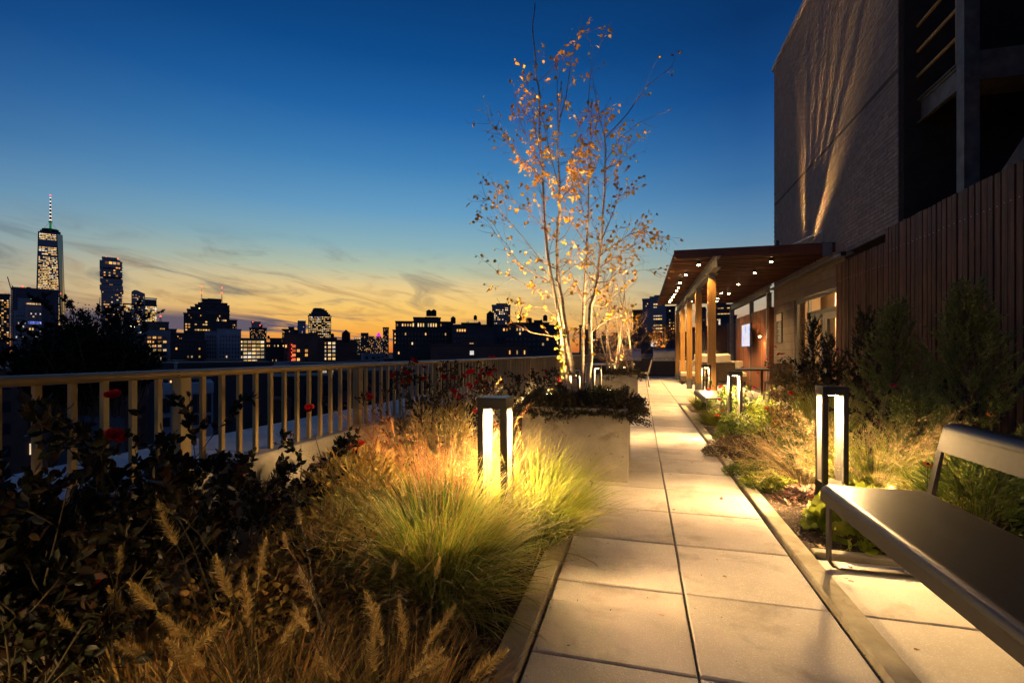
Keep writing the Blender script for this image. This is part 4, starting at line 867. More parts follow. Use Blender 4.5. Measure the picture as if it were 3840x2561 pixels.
# ---- leafy herb masses
def herb(loc, r, h, label, mat, tpl, n, size, name='leafy_shrub', upb=.6, stems=True, cat='shrub', flat=False):
    b = empty(name, loc); a = rng.random(n) * 6.283; rr = r * np.sqrt(rng.random(n)); z = h * np.clip(1 - (rr / r) ** 2.2, .05, 1) ** .5 * rng.uniform(.45, 1.02, n)
    if flat: z = h * rng.uniform(.2, 1, n) * np.clip(1.1 - (rr / r) ** 3, .1, 1)
    P = np.stack([rr * np.cos(a), rr * np.sin(a), z], 1) + rng.normal(size=(n, 3)) * (.012, .012, .008); P[:, 2] = np.maximum(P[:, 2], .012)
    D = np.stack([np.cos(a) * (.3 + rr / r), np.sin(a) * (.3 + rr / r), np.full(n, upb)], 1) + rng.normal(size=(n, 3)) * .45
    link('foliage', leafmesh('foliage', mat, [scatter(tpl, P, D, size * rng.uniform(.55, 1.15, n), up=(0, 0, 1) if flat else None)]), b)
    if stems:
        mb = MB()
        for i in range(0, n, max(1, n // 60)): mb.tube([(P[i, 0] * .25, P[i, 1] * .25, 0), (P[i, 0] * .7, P[i, 1] * .7, P[i, 2] * .6), tuple(P[i])], [.0025, .002, .001], 3, cap=False)
        mb.build('stems', M_stem, b)
    return tag(b, label, cat)
herb((-1.5, 2.35, 0), .36, .60, 'gold narrow leaved shrub catching light left of the fountain grass', L_goldleaf, NARROW, 2600, .075, upb=1.0)
herb((-1.25, 1.75, 0), .40, .48, 'dry brown olive shrub left of the fountain grass clump', L_drybrown, NARROW, 3000, .055, upb=.7)
herb((-1.3, 1.35, 0), .38, .40, 'low tangled olive shrub among the seed heads', L_drybrown, LEAF, 2300, .034)
herb((-.75, 1.5, 0), .26, .22, 'low bronze herb at the foot of the fountain grass', L_redcover, LEAF, 1200, .03)
herb((-1.75, 2.9, 0), .32, .55, 'brown dry stemmed shrub below the railing', L_drybrown, NARROW, 1600, .05, upb=1.0)
herb((1.36, 3.44, 0), .30, .29, 'lime green heuchera mound beside the near bench foot', L_lime, LOBED, 760, .08, flat=False, upb=.15)
herb((1.22, 4.18, 0), .17, .10, 'bronze pink heuchera in front of the tall right bollard', L_mauve, LOBED, 230, .05, flat=True)
herb((1.05, 4.5, 0), .22, .10, 'bright lime heuchera patch behind the bronze pink one', L_lime, LOBED, 480, .05, flat=True)
herb((1.10, 4.95, 0), .34, .11, 'spreading green groundcover at the kerb before the hosta', L_cover, LEAF, 4200, .026, flat=True)
herb((1.06, 5.85, 0), .38, .20, 'reddish bronze groundcover spilling over the kerb', L_redcover, LEAF, 4600, .028, flat=True)
herb((1.12, 6.75, 0), .20, .22, 'small bright green bush right before the backless bench', L_cover, LEAF, 900, .026)
herb((2.0, 3.6, 0), .30, .55, 'flowering perennial with lance leaves behind the near bench seat', L_cover, NARROW, 1600, .09, upb=.8)
herb((2.55, 3.3, 0), .42, .62, 'dim leafy perennial behind the bench backrest', L_rose, NARROW, 2200, .10, upb=.7)
herb((2.3, 2.7, 0), .36, .50, 'dark broad leaved perennial low behind the bench', L_rose, LEAF, 1100, .07, upb=.5)
herb((1.75, 5.4, 0), .26, .32, 'mid green bush between hosta and switchgrass', L_cover, LEAF, 1100, .034)
def hosta(loc, label, n=46):
    b = empty('hosta', loc)
    for i in range(n):
        a = i * 2.399; f = (i + .5) / n; L = .17 * random.uniform(.8, 1.1); out_ = .05 + .2 * f; d = Vector((math.cos(a), math.sin(a), 1.1 - 1.5 * f)).normalized()
        base = Vector((math.cos(a) * out_ * .6, math.sin(a) * out_ * .6, .20 - .13 * f)); side = Vector((-math.sin(a), math.cos(a), 0)); up = side.cross(d)
        def pt(x, t): return base + side * x + d * L * t - Vector((0, 0, .055 * t * t)) + up * abs(x) * .5
        prof = [(0, .0), (.026, .2), (.034, .5), (.022, .8), (0, 1)]; q = MB()
        rows = []
        for x, t in prof: rows.append([pt(-x, t), pt(-x * .72, t), pt(0, t) , pt(x * .72, t), pt(x, t)])
        vs = [v for r_ in rows for v in r_]
        for r_ in range(4):
            for c in range(4): q.add([vs[r_ * 5 + c], vs[r_ * 5 + c + 1], vs[r_ * 5 + c + 6], vs[r_ * 5 + c + 5]], [(0, 1, 2, 3)], smooth=True, mi=1 if c in (0, 3) else 0)
        q.tube([(0, 0, 0), tuple(base)], .003, 3, cap=False); q.build('leaf', [L_hosta, L_hostarim], b)
    return tag(b, label, 'plant')
herb((1.14, 6.45, 0), .24, .42, 'glowing leafy bush hiding the foot of the middle bollard', L_cover, LEAF, 1700, .036, upb=.6)
herb((1.50, 6.75, 0), .26, .55, 'yellow green bush right of the middle bollard', L_lime, LEAF, 1500, .04, upb=.6)
herb((1.75, 5.9, 0), .30, .40, 'green perennial clump between the rose bushes', L_cover, NARROW, 1700, .07, upb=.8)
hosta((1.45, 5.15, 0), 'hosta with cream edged leaves behind the groundcover')
# coneflowers
fl = MB()
for i in range(12):
    a = i * math.pi / 6; R_ = Matrix.Rotation(a, 4, 'Z'); fl.add([(0.006, 0, 0), (.018, .006, .002), (.032, 0, -.004), (.018, -.006, .002)], [(0, 1, 2, 3)], R_)
m_fl = fl.mesh('petals', L_orange); dk = MB(); dk.lathe([(.009, 0), (.006, .009), (.001, .011)], 8); m_dk = dk.mesh('centre', M_soil)
for i, (u, v, d, lb) in enumerate(((3530, 1715, 3.2, 'orange daisy flower just behind the bench backrest, upper right of the pair'), (3480, 1740, 3.0, 'orange daisy flower at the edge of the bench back support'), (3560, 1820, 3.3, 'small orange daisy flower above the bench seat'), (3715, 1555, 3.6, 'faded orange flower in front of the juniper'))):
    p = cam(u, v, d); e = empty('daisy_flower', (p.x, p.y, 0)); link('petals', m_fl, e, (0, 0, p.z), (random.uniform(.3, .8), random.uniform(-.4, .4), 0)); link('centre', m_dk, e, (0, 0, p.z), (.4, 0, 0))
    q = MB(); q.tube([(0.02, .02, 0), (0, .01, p.z * .6), (0, 0, p.z)], .0022, 4); q.build('stem', M_stem, e); tag(e, lb, 'flower')
herb((-1.22, 3.05, 0), .17, .84, 'feathery tan dry plumes rising left of the glowing bollard', L_seed, NARROW, 2200, .05, upb=1.4)
herb((-1.42, 3.0, 0), .13, .80, 'second tuft of feathery dry plumes nearer the railing', L_seed, NARROW, 1300, .045, upb=1.4)
# ---- conifers
def conifer(loc, h, r, label, mat, nb=85, tip=NEEDLE, dens=70, name='juniper', lean=(0, 0)):
    b = empty(name, loc); mb = MB(); A, D, Ls = [], [], []
    mb.tube([(0, 0, 0), (lean[0] * .5, lean[1] * .5, h * .5), (lean[0], lean[1], h * .95)], [.03, .018, .004], 6); ends = []
    for i in range(nb):
        f = (i / nb) ** .8; a = i * 2.399 + random.uniform(-.4, .4); z0 = h * (.03 + .85 * f); L = (r * (1.12 - .85 * f)) * random.uniform(.8, 1.25) + .12; el = .55 + .6 * f
        d = Vector((math.cos(a) * math.cos(el), math.sin(a) * math.cos(el), math.sin(el))); p = Vector((lean[0] * f, lean[1] * f, z0)); pts = [p]
        for s in range(6): d = (d + Vector((0, 0, .09)) + Vector((random.gauss(0, .05),) * 3)).normalized(); pts.append(pts[-1] + d * L / 6)
        mb.tube(pts, [.006 * (1 - s / 7) for s in range(7)], 3, cap=False)
        for s in range(9):          # side plumes
            t = random.uniform(.15, 1); j = min(int(t * 6), 5); q = pts[j].lerp(pts[j + 1], t * 6 - j); dd = ((pts[j + 1] - pts[j]).normalized() + Vector((random.gauss(0, .42), random.gauss(0, .42), random.gauss(.12, .3)))).normalized(); l = L * .30 * random.uniform(.5, 1.2)
            ends.append((q, q + dd * l, dd))
        ends.append((pts[3], pts[-1] + d * .05, d))
    for p0, p1, dd in ends:
        n = int(dens * max(.4, (p1 - p0).length / .15)); t = rng.random(n)
        A.append(np.array(p0)[None] + (np.array(p1) - np.array(p0))[None] * t[:, None]); D.append(np.array(dd)[None] * 1.1 + rng.normal(size=(n, 3)) * .5); Ls.append(.034 * (1.15 - .5 * t))
    A, D, Ls = np.concatenate(A), np.concatenate(D), np.concatenate(Ls)
    mb.build('trunk', M_twig, b); link('crown', leafmesh('crown', mat, [scatter((tip[0] * (2.6, 1, 1), tip[1]), A, D, Ls * 1.2)]), b)
    return tag(b, label, 'conifer')
conifer((2.78, 5.15, 0), 1.72, .52, 'feathery green juniper rising behind the bench, lit from below', L_juniper, nb=80, dens=33)
conifer((2.72, 6.3, 0), 1.7, .50, 'middle feathery juniper against the tall slats', L_juniper, nb=69, dens=27)
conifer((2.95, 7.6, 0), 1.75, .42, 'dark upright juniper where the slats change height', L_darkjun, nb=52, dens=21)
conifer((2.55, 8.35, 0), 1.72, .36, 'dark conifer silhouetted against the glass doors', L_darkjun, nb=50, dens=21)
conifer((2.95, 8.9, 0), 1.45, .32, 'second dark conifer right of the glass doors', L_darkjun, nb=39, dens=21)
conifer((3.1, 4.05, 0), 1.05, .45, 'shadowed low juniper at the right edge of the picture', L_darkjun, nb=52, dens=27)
conifer((2.3, 4.95, 0), .75, .36, 'low spreading juniper plumes behind the yellow green grass', L_juniper, nb=39, dens=36)
# ---- planter cover
def cover(loc, x, y, n, label, hh=.16, over=.17):
    b = empty('planter_heather', loc); m = n; px = rng.uniform(-x - over, x + over, m); py = rng.uniform(-y - over, y + over, m)
    ex = np.maximum(np.abs(px) - x, 0); ey = np.maximum(np.abs(py) - y, 0); e = np.sqrt(ex ** 2 + ey ** 2)
    z = hh * (.35 + .35 * np.sin(px * 9) * np.cos(py * 8) + .3 * rng.random(m)) - e * .55 - .02 + .03
    outx = np.sign(px) * (ex > 0) * 1.3; outy = np.sign(py) * (ey > 0) * 1.3
    A, D, Ls = [], [], []
    d0 = np.stack([outx + rng.normal(size=m) * .4, outy + rng.normal(size=m) * .4, np.full(m, 1.0) - 1.6 * (e > .03)], 1); d0 = unit(d0)
    root = np.stack([np.clip(px, -x, x), np.clip(py, -y, y), np.zeros(m)], 1); tipp = np.stack([px, py, z], 1) + d0 * .05
    for k in range(24):
        t = rng.uniform(.25, 1.05, (m, 1)); A.append(root + (tipp - root) * t); D.append(d0 + rng.normal(size=(m, 3)) * .7); Ls.append(rng.uniform(.010, .020, m))
    A, D, Ls = np.concatenate(A), np.concatenate(D), np.concatenate(Ls)
    link('foliage', leafmesh('foliage', L_heather, [scatter(LEAF, A, D, Ls)]), b)
    mb = MB()
    for i in range(0, m, 6): mb.tube([tuple(root[i]), tuple(tipp[i])], [.0015, .0008], 3, cap=False)
    mb.build('stems', M_stem, b); return tag(b, label, 'ground cover plant')
cover((-.584, 4.915, .60), .45, .51, 2800, 'dark heather filling and overhanging the birch planter')
cover((-.52, 11.7, .60), .43, .66, 900, 'green cover spilling over the farther planter', hh=.2)
herb((-.35, 4.75, .62), .20, .22, 'small sunlit green sprigs among the heather by the birch trunks', L_cover, LEAF, 500, .02, stems=True)
# uplights
def uplight(loc, aim, e, label, size=100, fill=0):
    s = empty('spot_uplight', loc); d = (Vector(aim) - Vector(loc)).normalized(); rot = d.to_track_quat('-Z', 'Y').to_euler(); body = empty('lamp_head', (0, 0, 0), 0, s)
    q = MB(); q.lathe([(.024, -.07), (.028, -.01), (.026, -.008)], 12); body_me = q.build('lamp_body', M_bronze, s); body_me.rotation_euler = d.to_track_quat('Z', 'Y').to_euler()
    q = MB(); q.lathe([(.022, -.009), (.022, -.006)], 12); l = q.build('lens', M_led, s); l.rotation_euler = d.to_track_quat('Z', 'Y').to_euler()
    q = MB(); q.tube([(0, 0, -.03), (0, 0, -.2)], .006, 6); q.build('stake', M_bronze, s); bpy.data.objects.remove(body)
    ld = bpy.data.lights.new('uplight_lamp', 'SPOT'); ld.energy = e; ld.color = (1, .62, .25); ld.spot_size = math.radians(size); ld.spot_blend = .9; ld.shadow_soft_size = .008
    lo = bpy.data.objects.new('uplight_lamp', ld); scene.collection.objects.link(lo); lo.parent = s; lo.rotation_euler = rot; lo.location = d * .01
    if fill:
        l2 = ld.copy(); l2.energy = fill; l2.spot_size = math.radians(125); l2.spot_blend = .8; l3 = bpy.data.objects.new('uplight_lamp', l2); scene.collection.objects.link(l3); l3.parent = s; l3.rotation_euler = rot; l3.location = d * .012
    return tag(s, label, 'light')
pu1 = cam(2059, 1475, 4.62); pu2 = cam(2283, 1459, 5.0)
uplight(pu1, (-.98, 4.8, 4.2), 900, 'star bright uplight in the heather at the left of the birch planter', 56, 80)
uplight(pu2, (-.45, 4.95, 4.2), 1100, 'uplight among sprigs at the right of the birch planter', 52, 70)
uplight((-1.40, 4.95, .16), (-.72, 4.95, 3.9), 2400, 'added low uplight in the bed at the foot of the birch planter', 46)  # extra lamp added to light the birch crown more evenly
pu3 = cam(2341, 1377, 10.9); uplight(pu3, (-.5, 11.7, 3.2), 330, 'uplight in the farther planter under the bare birches', 100)
uplight((-.75, 12.1, .8), (-.5, 11.6, 3.5), 250, 'second uplight in the farther planter', 100)
# ---- the big birch
base = Vector((-.55, 4.9, .55)); birch = tag(empty('birch_tree', base), 'multi stemmed birch with orange autumn leaves lit from below', 'tree')
def trace(pts, d0, d1):
    n = len(pts); return [cam(u, v, d0 + (d1 - d0) * i / (n - 1)) for i, (u, v) in enumerate(pts)]
k2, k3 = .5102, .4464
lowc = lambda L_: [(1750 + x * k2, 700 + y * k2) for x, y in L_]; upc = lambda L_: [(1750 + x * k3, y * k3) for x, y in L_]
tr = [(trace(lowc([(770, 1570), (740, 1400), (712, 1200), (690, 1020), (655, 840), (618, 640), (592, 470), (572, 260), (565, 60)]) + upc([(640, 1560), (618, 1180), (612, 800), (580, 640), (570, 420), (556, 230), (575, 30)]), 4.72, 5.0), .026),
      (trace(lowc([(805, 1560), (770, 1300), (738, 1100), (708, 900), (688, 760), (664, 560), (664, 360), (684, 180), (682, 0)]) + upc([(775, 1540), (764, 1300), (768, 1100), (782, 900), (796, 685)]), 4.85, 4.8), .030),
      (trace(lowc([(838, 1540), (850, 1300), (856, 1100), (856, 900), (870, 700), (882, 470), (892, 220), (896, 20)]) + upc([(1020, 1520), (1045, 1180), (1055, 840)]), 5.15, 5.25), .024),
      (trace(lowc([(895, 1540), (908, 1250), (904, 1000), (912, 880), (945, 780), (968, 640), (990, 440), (1002, 240), (1012, 20)]) + upc([(1160, 1540), (1162, 1250), (1158, 1100), (1168, 970)]), 5.0, 5.05), .029)]
for pts, r in tr:
    n = len(pts); mb = MB(); fine = []
    for i in range(n - 1):
        for t in (0, .5): fine.append(pts[i].lerp(pts[i + 1], t) + Vector((random.gauss(0, .0035), random.gauss(0, .0035), 0)))
    fine.append(pts[-1]); m = len(fine); mb.tube(fine, [r * .88 * (1 - .80 * (i / (m - 1)) ** .9) * random.uniform(.95, 1.06) for i in range(m)], 9); mb.build('trunk', M_bark, birch, loc=-base)
out = []; mb = MB()
def limb(u0v0, rest, r0, r1, d0, d1, kids=True, dens=6):
    pts = trace([u0v0] + rest, d0, d1); m = len(pts); mb.tube(pts, [r0 + (r1 - r0) * i / (m - 1) for i in range(m)], 5, cap=False); out.append((1, pts))
    if kids:
        for i in range(m - 1):
            for _ in range(dens):
                t = random.random(); p = pts[i].lerp(pts[i + 1], t); dd = (pts[i + 1] - pts[i]).normalized(); a = Matrix.Rotation(random.uniform(0, 6.28), 3, dd) @ dd.orthogonal().normalized()
                grow(mb, p, dd + a * random.uniform(.5, 1.1), random.uniform(.10, .32), .0022, 1, out, seg=4, wander=.2, up=.02, kids=(1, 3), klen=.5)
# named limbs traced roughly from life
limb(*[(2267, 522), upc([(1350, 960), (1500, 740), (1620, 640), (1740, 555)])], .006, .0015, 5.05, 5.4, dens=2)
limb(*[(2268, 610), upc([(1300, 1150), (1450, 1030), (1640, 950)])], .005, .0012, 5.05, 5.5, dens=2)
limb(*[(2102, 440), upc([(835, 820), (880, 500), (930, 310), (985, 215)])], .006, .0015, 4.82, 4.9, dens=3)
limb(*[(2092, 500), upc([(760, 700), (755, 560), (830, 430)])], .004, .001, 4.82, 4.7, dens=2)
limb(*[(2215, 480), upc([(1020, 900), (1045, 560), (1040, 320)])], .005, .001, 5.2, 5.4, dens=3)
limb(*[(2262, 500), upc([(1080, 800), (1050, 600), (1160, 270)])], .004, .001, 5.0, 5.3, dens=2)
for t_, seq, d0, d1, dn in (
    ((2085, 1010), lowc([(560, 560), (420, 380), (300, 240), (180, 100), (120, 90)]), 4.8, 4.5, 4), ((2078, 900), lowc([(520, 250), (400, 130), (250, 60)]), 4.8, 4.6, 5),
    ((2100, 1080), lowc([(500, 640), (380, 560), (290, 420), (200, 340)]), 4.85, 4.5, 4), ((2095, 1120), lowc([(540, 780), (380, 690), (270, 640), (210, 640)]), 4.85, 4.6, 3),
    ((2105, 1190), lowc([(560, 900), (430, 860), (310, 840)]), 4.8, 4.4, 2), ((2090, 1262), lowc([(580, 1090), (470, 1070), (340, 1000), (220, 820)]), 4.75, 4.5, 1),
    ((2060, 700), upc([(520, 1380), (380, 1250), (260, 1100), (200, 1030)]), 4.9, 4.6, 7), ((2040, 640), upc([(520, 1200), (440, 1000), (420, 880)]), 4.9, 4.7, 5),
    ((2095, 700), upc([(690, 1250), (640, 1000), (560, 850)]), 4.8, 4.7, 8), ((2020, 560), upc([(570, 1050), (540, 850), (500, 700)]), 4.95, 4.9, 6),
    ((2250, 960), lowc([(1080, 430), (1200, 350), (1300, 320), (1440, 380)]), 5.0, 5.0, 11), ((2240, 1010), lowc([(1060, 540), (1150, 480), (1250, 420)]), 5.0, 4.8, 8),
    ((2255, 900), lowc([(1050, 260), (1110, 100), (1150, 20)]), 5.0, 4.9, 6), ((2235, 1060), lowc([(1040, 700), (1100, 640), (1230, 620), (1350, 610)]), 5.0, 4.8, 4),
    ((2210, 1140), lowc([(1000, 880), (1100, 800), (1250, 700)]), 5.0, 5.2, 2), ((2212, 1250), lowc([(1000, 1000), (1080, 960), (1180, 940)]), 5.0, 4.8, 3),
    ((2260, 640), upc([(1260, 1380), (1330, 1280), (1390, 1200)]), 5.05, 5.1, 4), ((2255, 560), upc([(1080, 1100), (1100, 980), (1140, 930)]), 5.05, 4.9, 4),
    ((2190, 800), lowc([(830, 100), (800, 40)]) + upc([(930, 1420), (960, 1200), (940, 1000)]), 5.2, 5.0, 7), ((2188, 900), lowc([(800, 300), (730, 240), (700, 180)]), 5.1, 4.9, 5),
    ((2180, 1000), lowc([(900, 520), (980, 450), (940, 300)]), 5.1, 5.3, 5), ((2185, 1120), lowc([(830, 760), (770, 650), (740, 560)]), 5.1, 4.9, 3),
    ((2100, 760), lowc([(720, 60), (780, 0)]) + upc([(860, 1400), (880, 1300), (980, 1230)]), 4.8, 4.9, 5), ((2212, 1210), lowc([(800, 1060), (780, 1100), (830, 1150)]), 5.0, 4.7, 3)):
    limb(t_, seq, .0055, .0012, d0, d1, dens=dn)
for pts, r in tr:
    n = len(pts)
    for _ in range(20):
        f = random.uniform(.25, .97); i = min(int(f * (n - 1)), n - 2); p = pts[i].lerp(pts[i + 1], f * (n - 1) - i); a = random.uniform(0, 6.28)
        grow(mb, p, Vector((math.cos(a), math.sin(a), random.uniform(.4, 1.0))), random.uniform(.25, .55) * (1.2 - .6 * f), .0045 * (1.2 - .7 * f), 2, out, seg=6, wander=.13, up=.05, kids=(2, 3), klen=.5, n=4)
mb.build('branches', M_twig, birch, loc=-base)
P1, D1 = along([o for o in out if o[0] == 0], 2, (0,), .35); P2, D2 = along([o for o in out if o[0] == 1], 1, (1,), .5)
P = np.concatenate([P1, P2]); D = np.concatenate([D1, D2]); D[:, 2] -= 1.1; idx = rng.permutation(len(P)); P, D = P[idx], D[idx]
keep = np.ones(len(P), bool)
sel = rng.random(len(P)) < .8 + .5 * np.sin(P[:, 2] * 5.1 + P[:, 0] * 9) * np.cos(P[:, 0] * 7 + P[:, 1] * 5); P, D = P[sel][:4200], D[sel][:4200]
ls = []
for s in range(4):
    V, F, r, t = scatter(BIRCH, np.zeros((1, 3)), np.array([(0, 1, 0.)]), 1.0, up=(0, 0, 1)); ls.append(npmesh('leaf', V, F, L_birch, {'rnd': np.full(len(V), s * .13), 't': t}))
Rm = frames(D); sz = .039 * rng.uniform(.6, 1.15, len(P))
for i in range(min(300, len(P))):
    M4 = Matrix([list(Rm[i][0]), list(Rm[i][1]), list(Rm[i][2])]).to_4x4(); o = link('leaf', random.choice(ls), birch, Vector(P[i]) - base); o.rotation_euler = M4.to_euler(); o.scale = (sz[i],) * 3
if len(P) > 300: tag(link('leaf_mass', leafmesh('leaf_mass', L_birch, [scatter(BIRCH, P[300:], D[300:], sz[300:])]), birch, -base), kind='stuff')
# vine leaves on the left trunk and low basal shoots
vp = []; 
for i in range(60):
    v = random.uniform(1180, 1410); u = 2118 - (1410 - v) * .14 + random.gauss(0, 10); vp.append(tuple(cam(u, v, 4.68) - base))
vp = np.array(vp); link('vine_leaves', leafmesh('vine_leaves', L_ivy, [scatter(BIRCH, vp, rng.normal(size=vp.shape) + (0, 0, -1), rng.uniform(.03, .05, len(vp)))]), birch)
# ---- bare birches behind
def baretree(loc, h, label, n=4, spread=.22, leafmat_=None, nl=0, r=.022, low=True, lsz=.05, mat=None, dep=2, name='bare_birch', nb=16, bl=.9):
    b = empty(name, loc); mb = MB(); mt = MB(); out = []
    for i in range(n):
        a = random.uniform(0, 6.28); d = Vector((math.cos(a) * spread, math.sin(a) * spread, 1)); pts = [Vector((random.uniform(-.12, .12), random.uniform(-.12, .12), 0))]; dd = d.normalized(); hh = h * random.uniform(.75, 1)
        for s in range(10): dd = (dd + Vector((random.gauss(0, .05), random.gauss(0, .05), .05))).normalized(); pts.append(pts[-1] + dd * hh / 10)
        mt.tube(pts, [r * (1 - .85 * s / 10) for s in range(11)], 7)
        for k in range(nb):
            f = random.uniform(.06 if low else .25, .97); j = min(int(f * 10), 9); p = pts[j].lerp(pts[j + 1], f * 10 - j); a = random.uniform(0, 6.28)
            grow(mb, p, Vector((math.cos(a), math.sin(a), random.uniform(.15, .8))), bl * random.uniform(.5, 1.1) * (1.15 - .7 * f), .006 * (1.1 - .5 * f), dep, out, seg=6, wander=.15, up=.07, kids=(3, 4), klen=.5, n=4)
    mt.build('trunk', M_bark, b); mb.build('branches', mat or M_paletwig, b)
    if nl:
        P, D = along([o for o in out if o[0] == 0], 2, (0,), .2); ii = rng.permutation(len(P))[:nl]; link('foliage', leafmesh('foliage', leafmat_ or L_birch, [scatter(BIRCH, P[ii], D[ii], lsz * rng.uniform(.6, 1.2, len(ii)))]), b)
    return tag(b, label, 'tree')
baretree((-.62, 11.6, .55), 3.5, 'bare pale twigged birch in the farther planter', n=4, nl=70, bl=.95)
baretree((-.2, 11.9, .55), 3.2, 'thinner bare birch right beside it in the farther planter', n=3, nl=40, bl=.8)
baretree((-1.0, 19.5, 0), 3.0, 'twiggy orange lit shrub tree left of the grills', n=5, nl=900, bl=.7, lsz=.07, leafmat_=L_hornbeam, r=.02, nb=12, name='twiggy_tree')
baretree((1.05, 26.2, .2), 2.5, 'round orange hedge tree behind the right grill', n=6, nl=5000, bl=.75, lsz=.07, leafmat_=L_hornbeam, r=.02, nb=14, name='hedge_tree')
for i, (x, y, e, lb) in enumerate(((-.85, 19.1, 220, 'small uplight at the foot of the twiggy orange tree'), (1.1, 25.5, 350, 'small uplight under the round orange hedge tree'))): uplight((x, y, .35 if i == 0 else 1.2), (x, y + .6, 3), e, lb, 110)
# ---------------------------------------------------------------- the city
g_ = boxob('street_ground', surf('dark_asphalt', (.03, .03, .035), (.02, .02, .022), rough=.9, scale=.02), (-6000, 6000, -3000, 8000, -34, -33)); tag(g_, kind='structure')
tb = boxob('terrace_slab', M_parapet, (-3.0, 3.6, -1.6, 26.5, -33, -.42)); tag(tb, 'tall plain building block that carries the roof terrace', 'building')
C_dark = surf('dark_masonry', (.10, .08, .075), (.06, .05, .047), rough=.9, scale=.15, stretch=(1, 1, 1), objvar=.3)
C_brick = surf('red_brown_masonry', (.20, .085, .06), (.13, .058, .04), rough=.9, scale=.2, objvar=.2)
C_grey = surf('grey_masonry', (.34, .32, .34), (.22, .21, .22), rough=.9, scale=.15, objvar=.25)
C_slab = surf('brown_granite', (.15, .11, .13), (.12, .095, .11), rough=.8, scale=.05)
C_glass = surf('blue_curtain_glass', (.05, .075, .12), (.03, .05, .09), rough=.12, scale=.1, spec=1.0, metal=.35)
C_pale = surf('pale_stone_front', (.22, .19, .15), (.17, .15, .12), rough=.9, scale=.3)
M_white = surf('white_render', (.45, .42, .42), (.36, .34, .34), rough=.8, scale=1)
C_tank = surf('tank_timber', (.03, .022, .02), (.02, .016, .014), rough=.9, scale=2)
R_lamp = emit('red_beacon', (1, .06, .03), 6)
def bframe(name, uc, d, label, rot=0.0, cat='building', group=None, z0=-33):
    a = (uc - 1920) / FPX; al = math.atan(a); p = cam(uc, 1322, d); e = empty(name, (p.x, p.y, z0), TH - al + rot)
    tag(e, label, cat, group); e['_k'] = 0
    del e['_k']; return e, dict(e=e, uc=uc, d=d, kx=d * math.cos(al) / FPX, kz=d / FPX, z0=z0, pxl=al)
def lx(f, u): return (u - f['uc']) * f['kx']
def lz(f, v): return H + (1322 - v) * f['kz'] - f['z0']
def tier(f, u0, u1, v, mat, dep=20, off=0.0, name='wall', par_=True):
    x0, x1, z = lx(f, u0), lx(f, u1), lz(f, v); q = MB(); q.box(x0, x1, off, off + dep, 0, z); o = q.build(name, mat, f['e'])
    if par_:
        t = max(.25, .0016 * f['d']); q = MB(); q.box(x0 - t * .5, x1 + t * .5, off - t * .5, off + dep + t * .5, z + .01, z + t * 1.5); q.build('cornice', mat, o)
    return o
wcache = {}
def wins(f, u0, u1, v0, v1, nc, nr, p, mat, fw=.6, fh=.6, off=0.0, mode='obj', dark=True, split=0):
    "grid of window openings between the px limits; lit ones glow, the rest are dark glass"
    x0, x1 = lx(f, u0), lx(f, u1); z1, z0 = lz(f, v0), lz(f, v1); cw, ch = (x1 - x0) / nc, (z1 - z0) / nr; w, h = cw * fw, ch * fh; t = .12 * max(1, f['d'] / 100)
    key = (round(w, 2), round(h, 2), mat.name, split, round(t, 2)); lit, drk, rr = MB(), MB(), []
    if mode == 'obj':
        def mk(m_):
            q = MB(); s = max(split, 1); g = w * .07
            for i in range(s): q.box(-w / 2 + i * w / s + (g if i else 0), -w / 2 + (i + 1) * w / s, -t * .5, 0, -h / 2, h / 2, mi=0)
            q.box(-w / 2 - .04 * w, w / 2 + .04 * w, -t * .8, -.001, h / 2, h / 2 + .06 * h, mi=1); q.box(-w / 2 - .04 * w, w / 2 + .04 * w, -t * .8, -.001, -h / 2 - .06 * h, -h / 2, mi=1)
            return q.mesh('window', [m_, M_mullion])
        if key not in wcache: wcache[key] = mk(mat)
        dk_ = key + ('d',)
        if dk_ not in wcache: wcache[dk_] = mk(M_glassdark)
    for r in range(nr):
        row = random.random()
        for c in range(nc):
            on = random.random() < (p(r, c) if callable(p) else p)
            cx, cz = x0 + (c + .5) * cw, z0 + (nr - r - .5) * ch
            if mode == 'obj':
                if on or dark: link('window', wcache[key if on else key + ('d',)], f['e'], (cx, off - .02, cz))
            elif on:
                ww = w / 2 * (random.uniform(.7, 1.15) if mode == 'stuffr' else 1); lit.box(cx - ww, cx + ww, off - t * .5, off - .01, cz - h / 2, cz + h / 2); rr.append(random.random())
            elif dark: drk.box(cx - w / 2, cx + w / 2, off - t * .4, off - .01, cz - h / 2, cz + h / 2)
    if lit.v:
        me = lit.mesh('lit_window_rows', mat); at = me.attributes.new('rnd', 'FLOAT', 'POINT'); at.data.foreach_set('value', np.repeat(rr, 8).astype(np.float32)); tag(link('lit_window_rows', me, f['e']), kind='stuff')
    if drk.v: tag(drk.build('dark_window_rows', M_glassdark, f['e']), kind='stuff')
def beacon(f, u, v, px=4, off=0, mat=R_lamp, name='beacon_light', bulge=True):
    r = px * f['kz'] / 2; q = MB(); q.lathe([(r * .7, -r), (r, 0), (r * .7, r)], 8, Matrix.Translation((lx(f, u), off, lz(f, v)))); q.build(name, mat, f['e'])
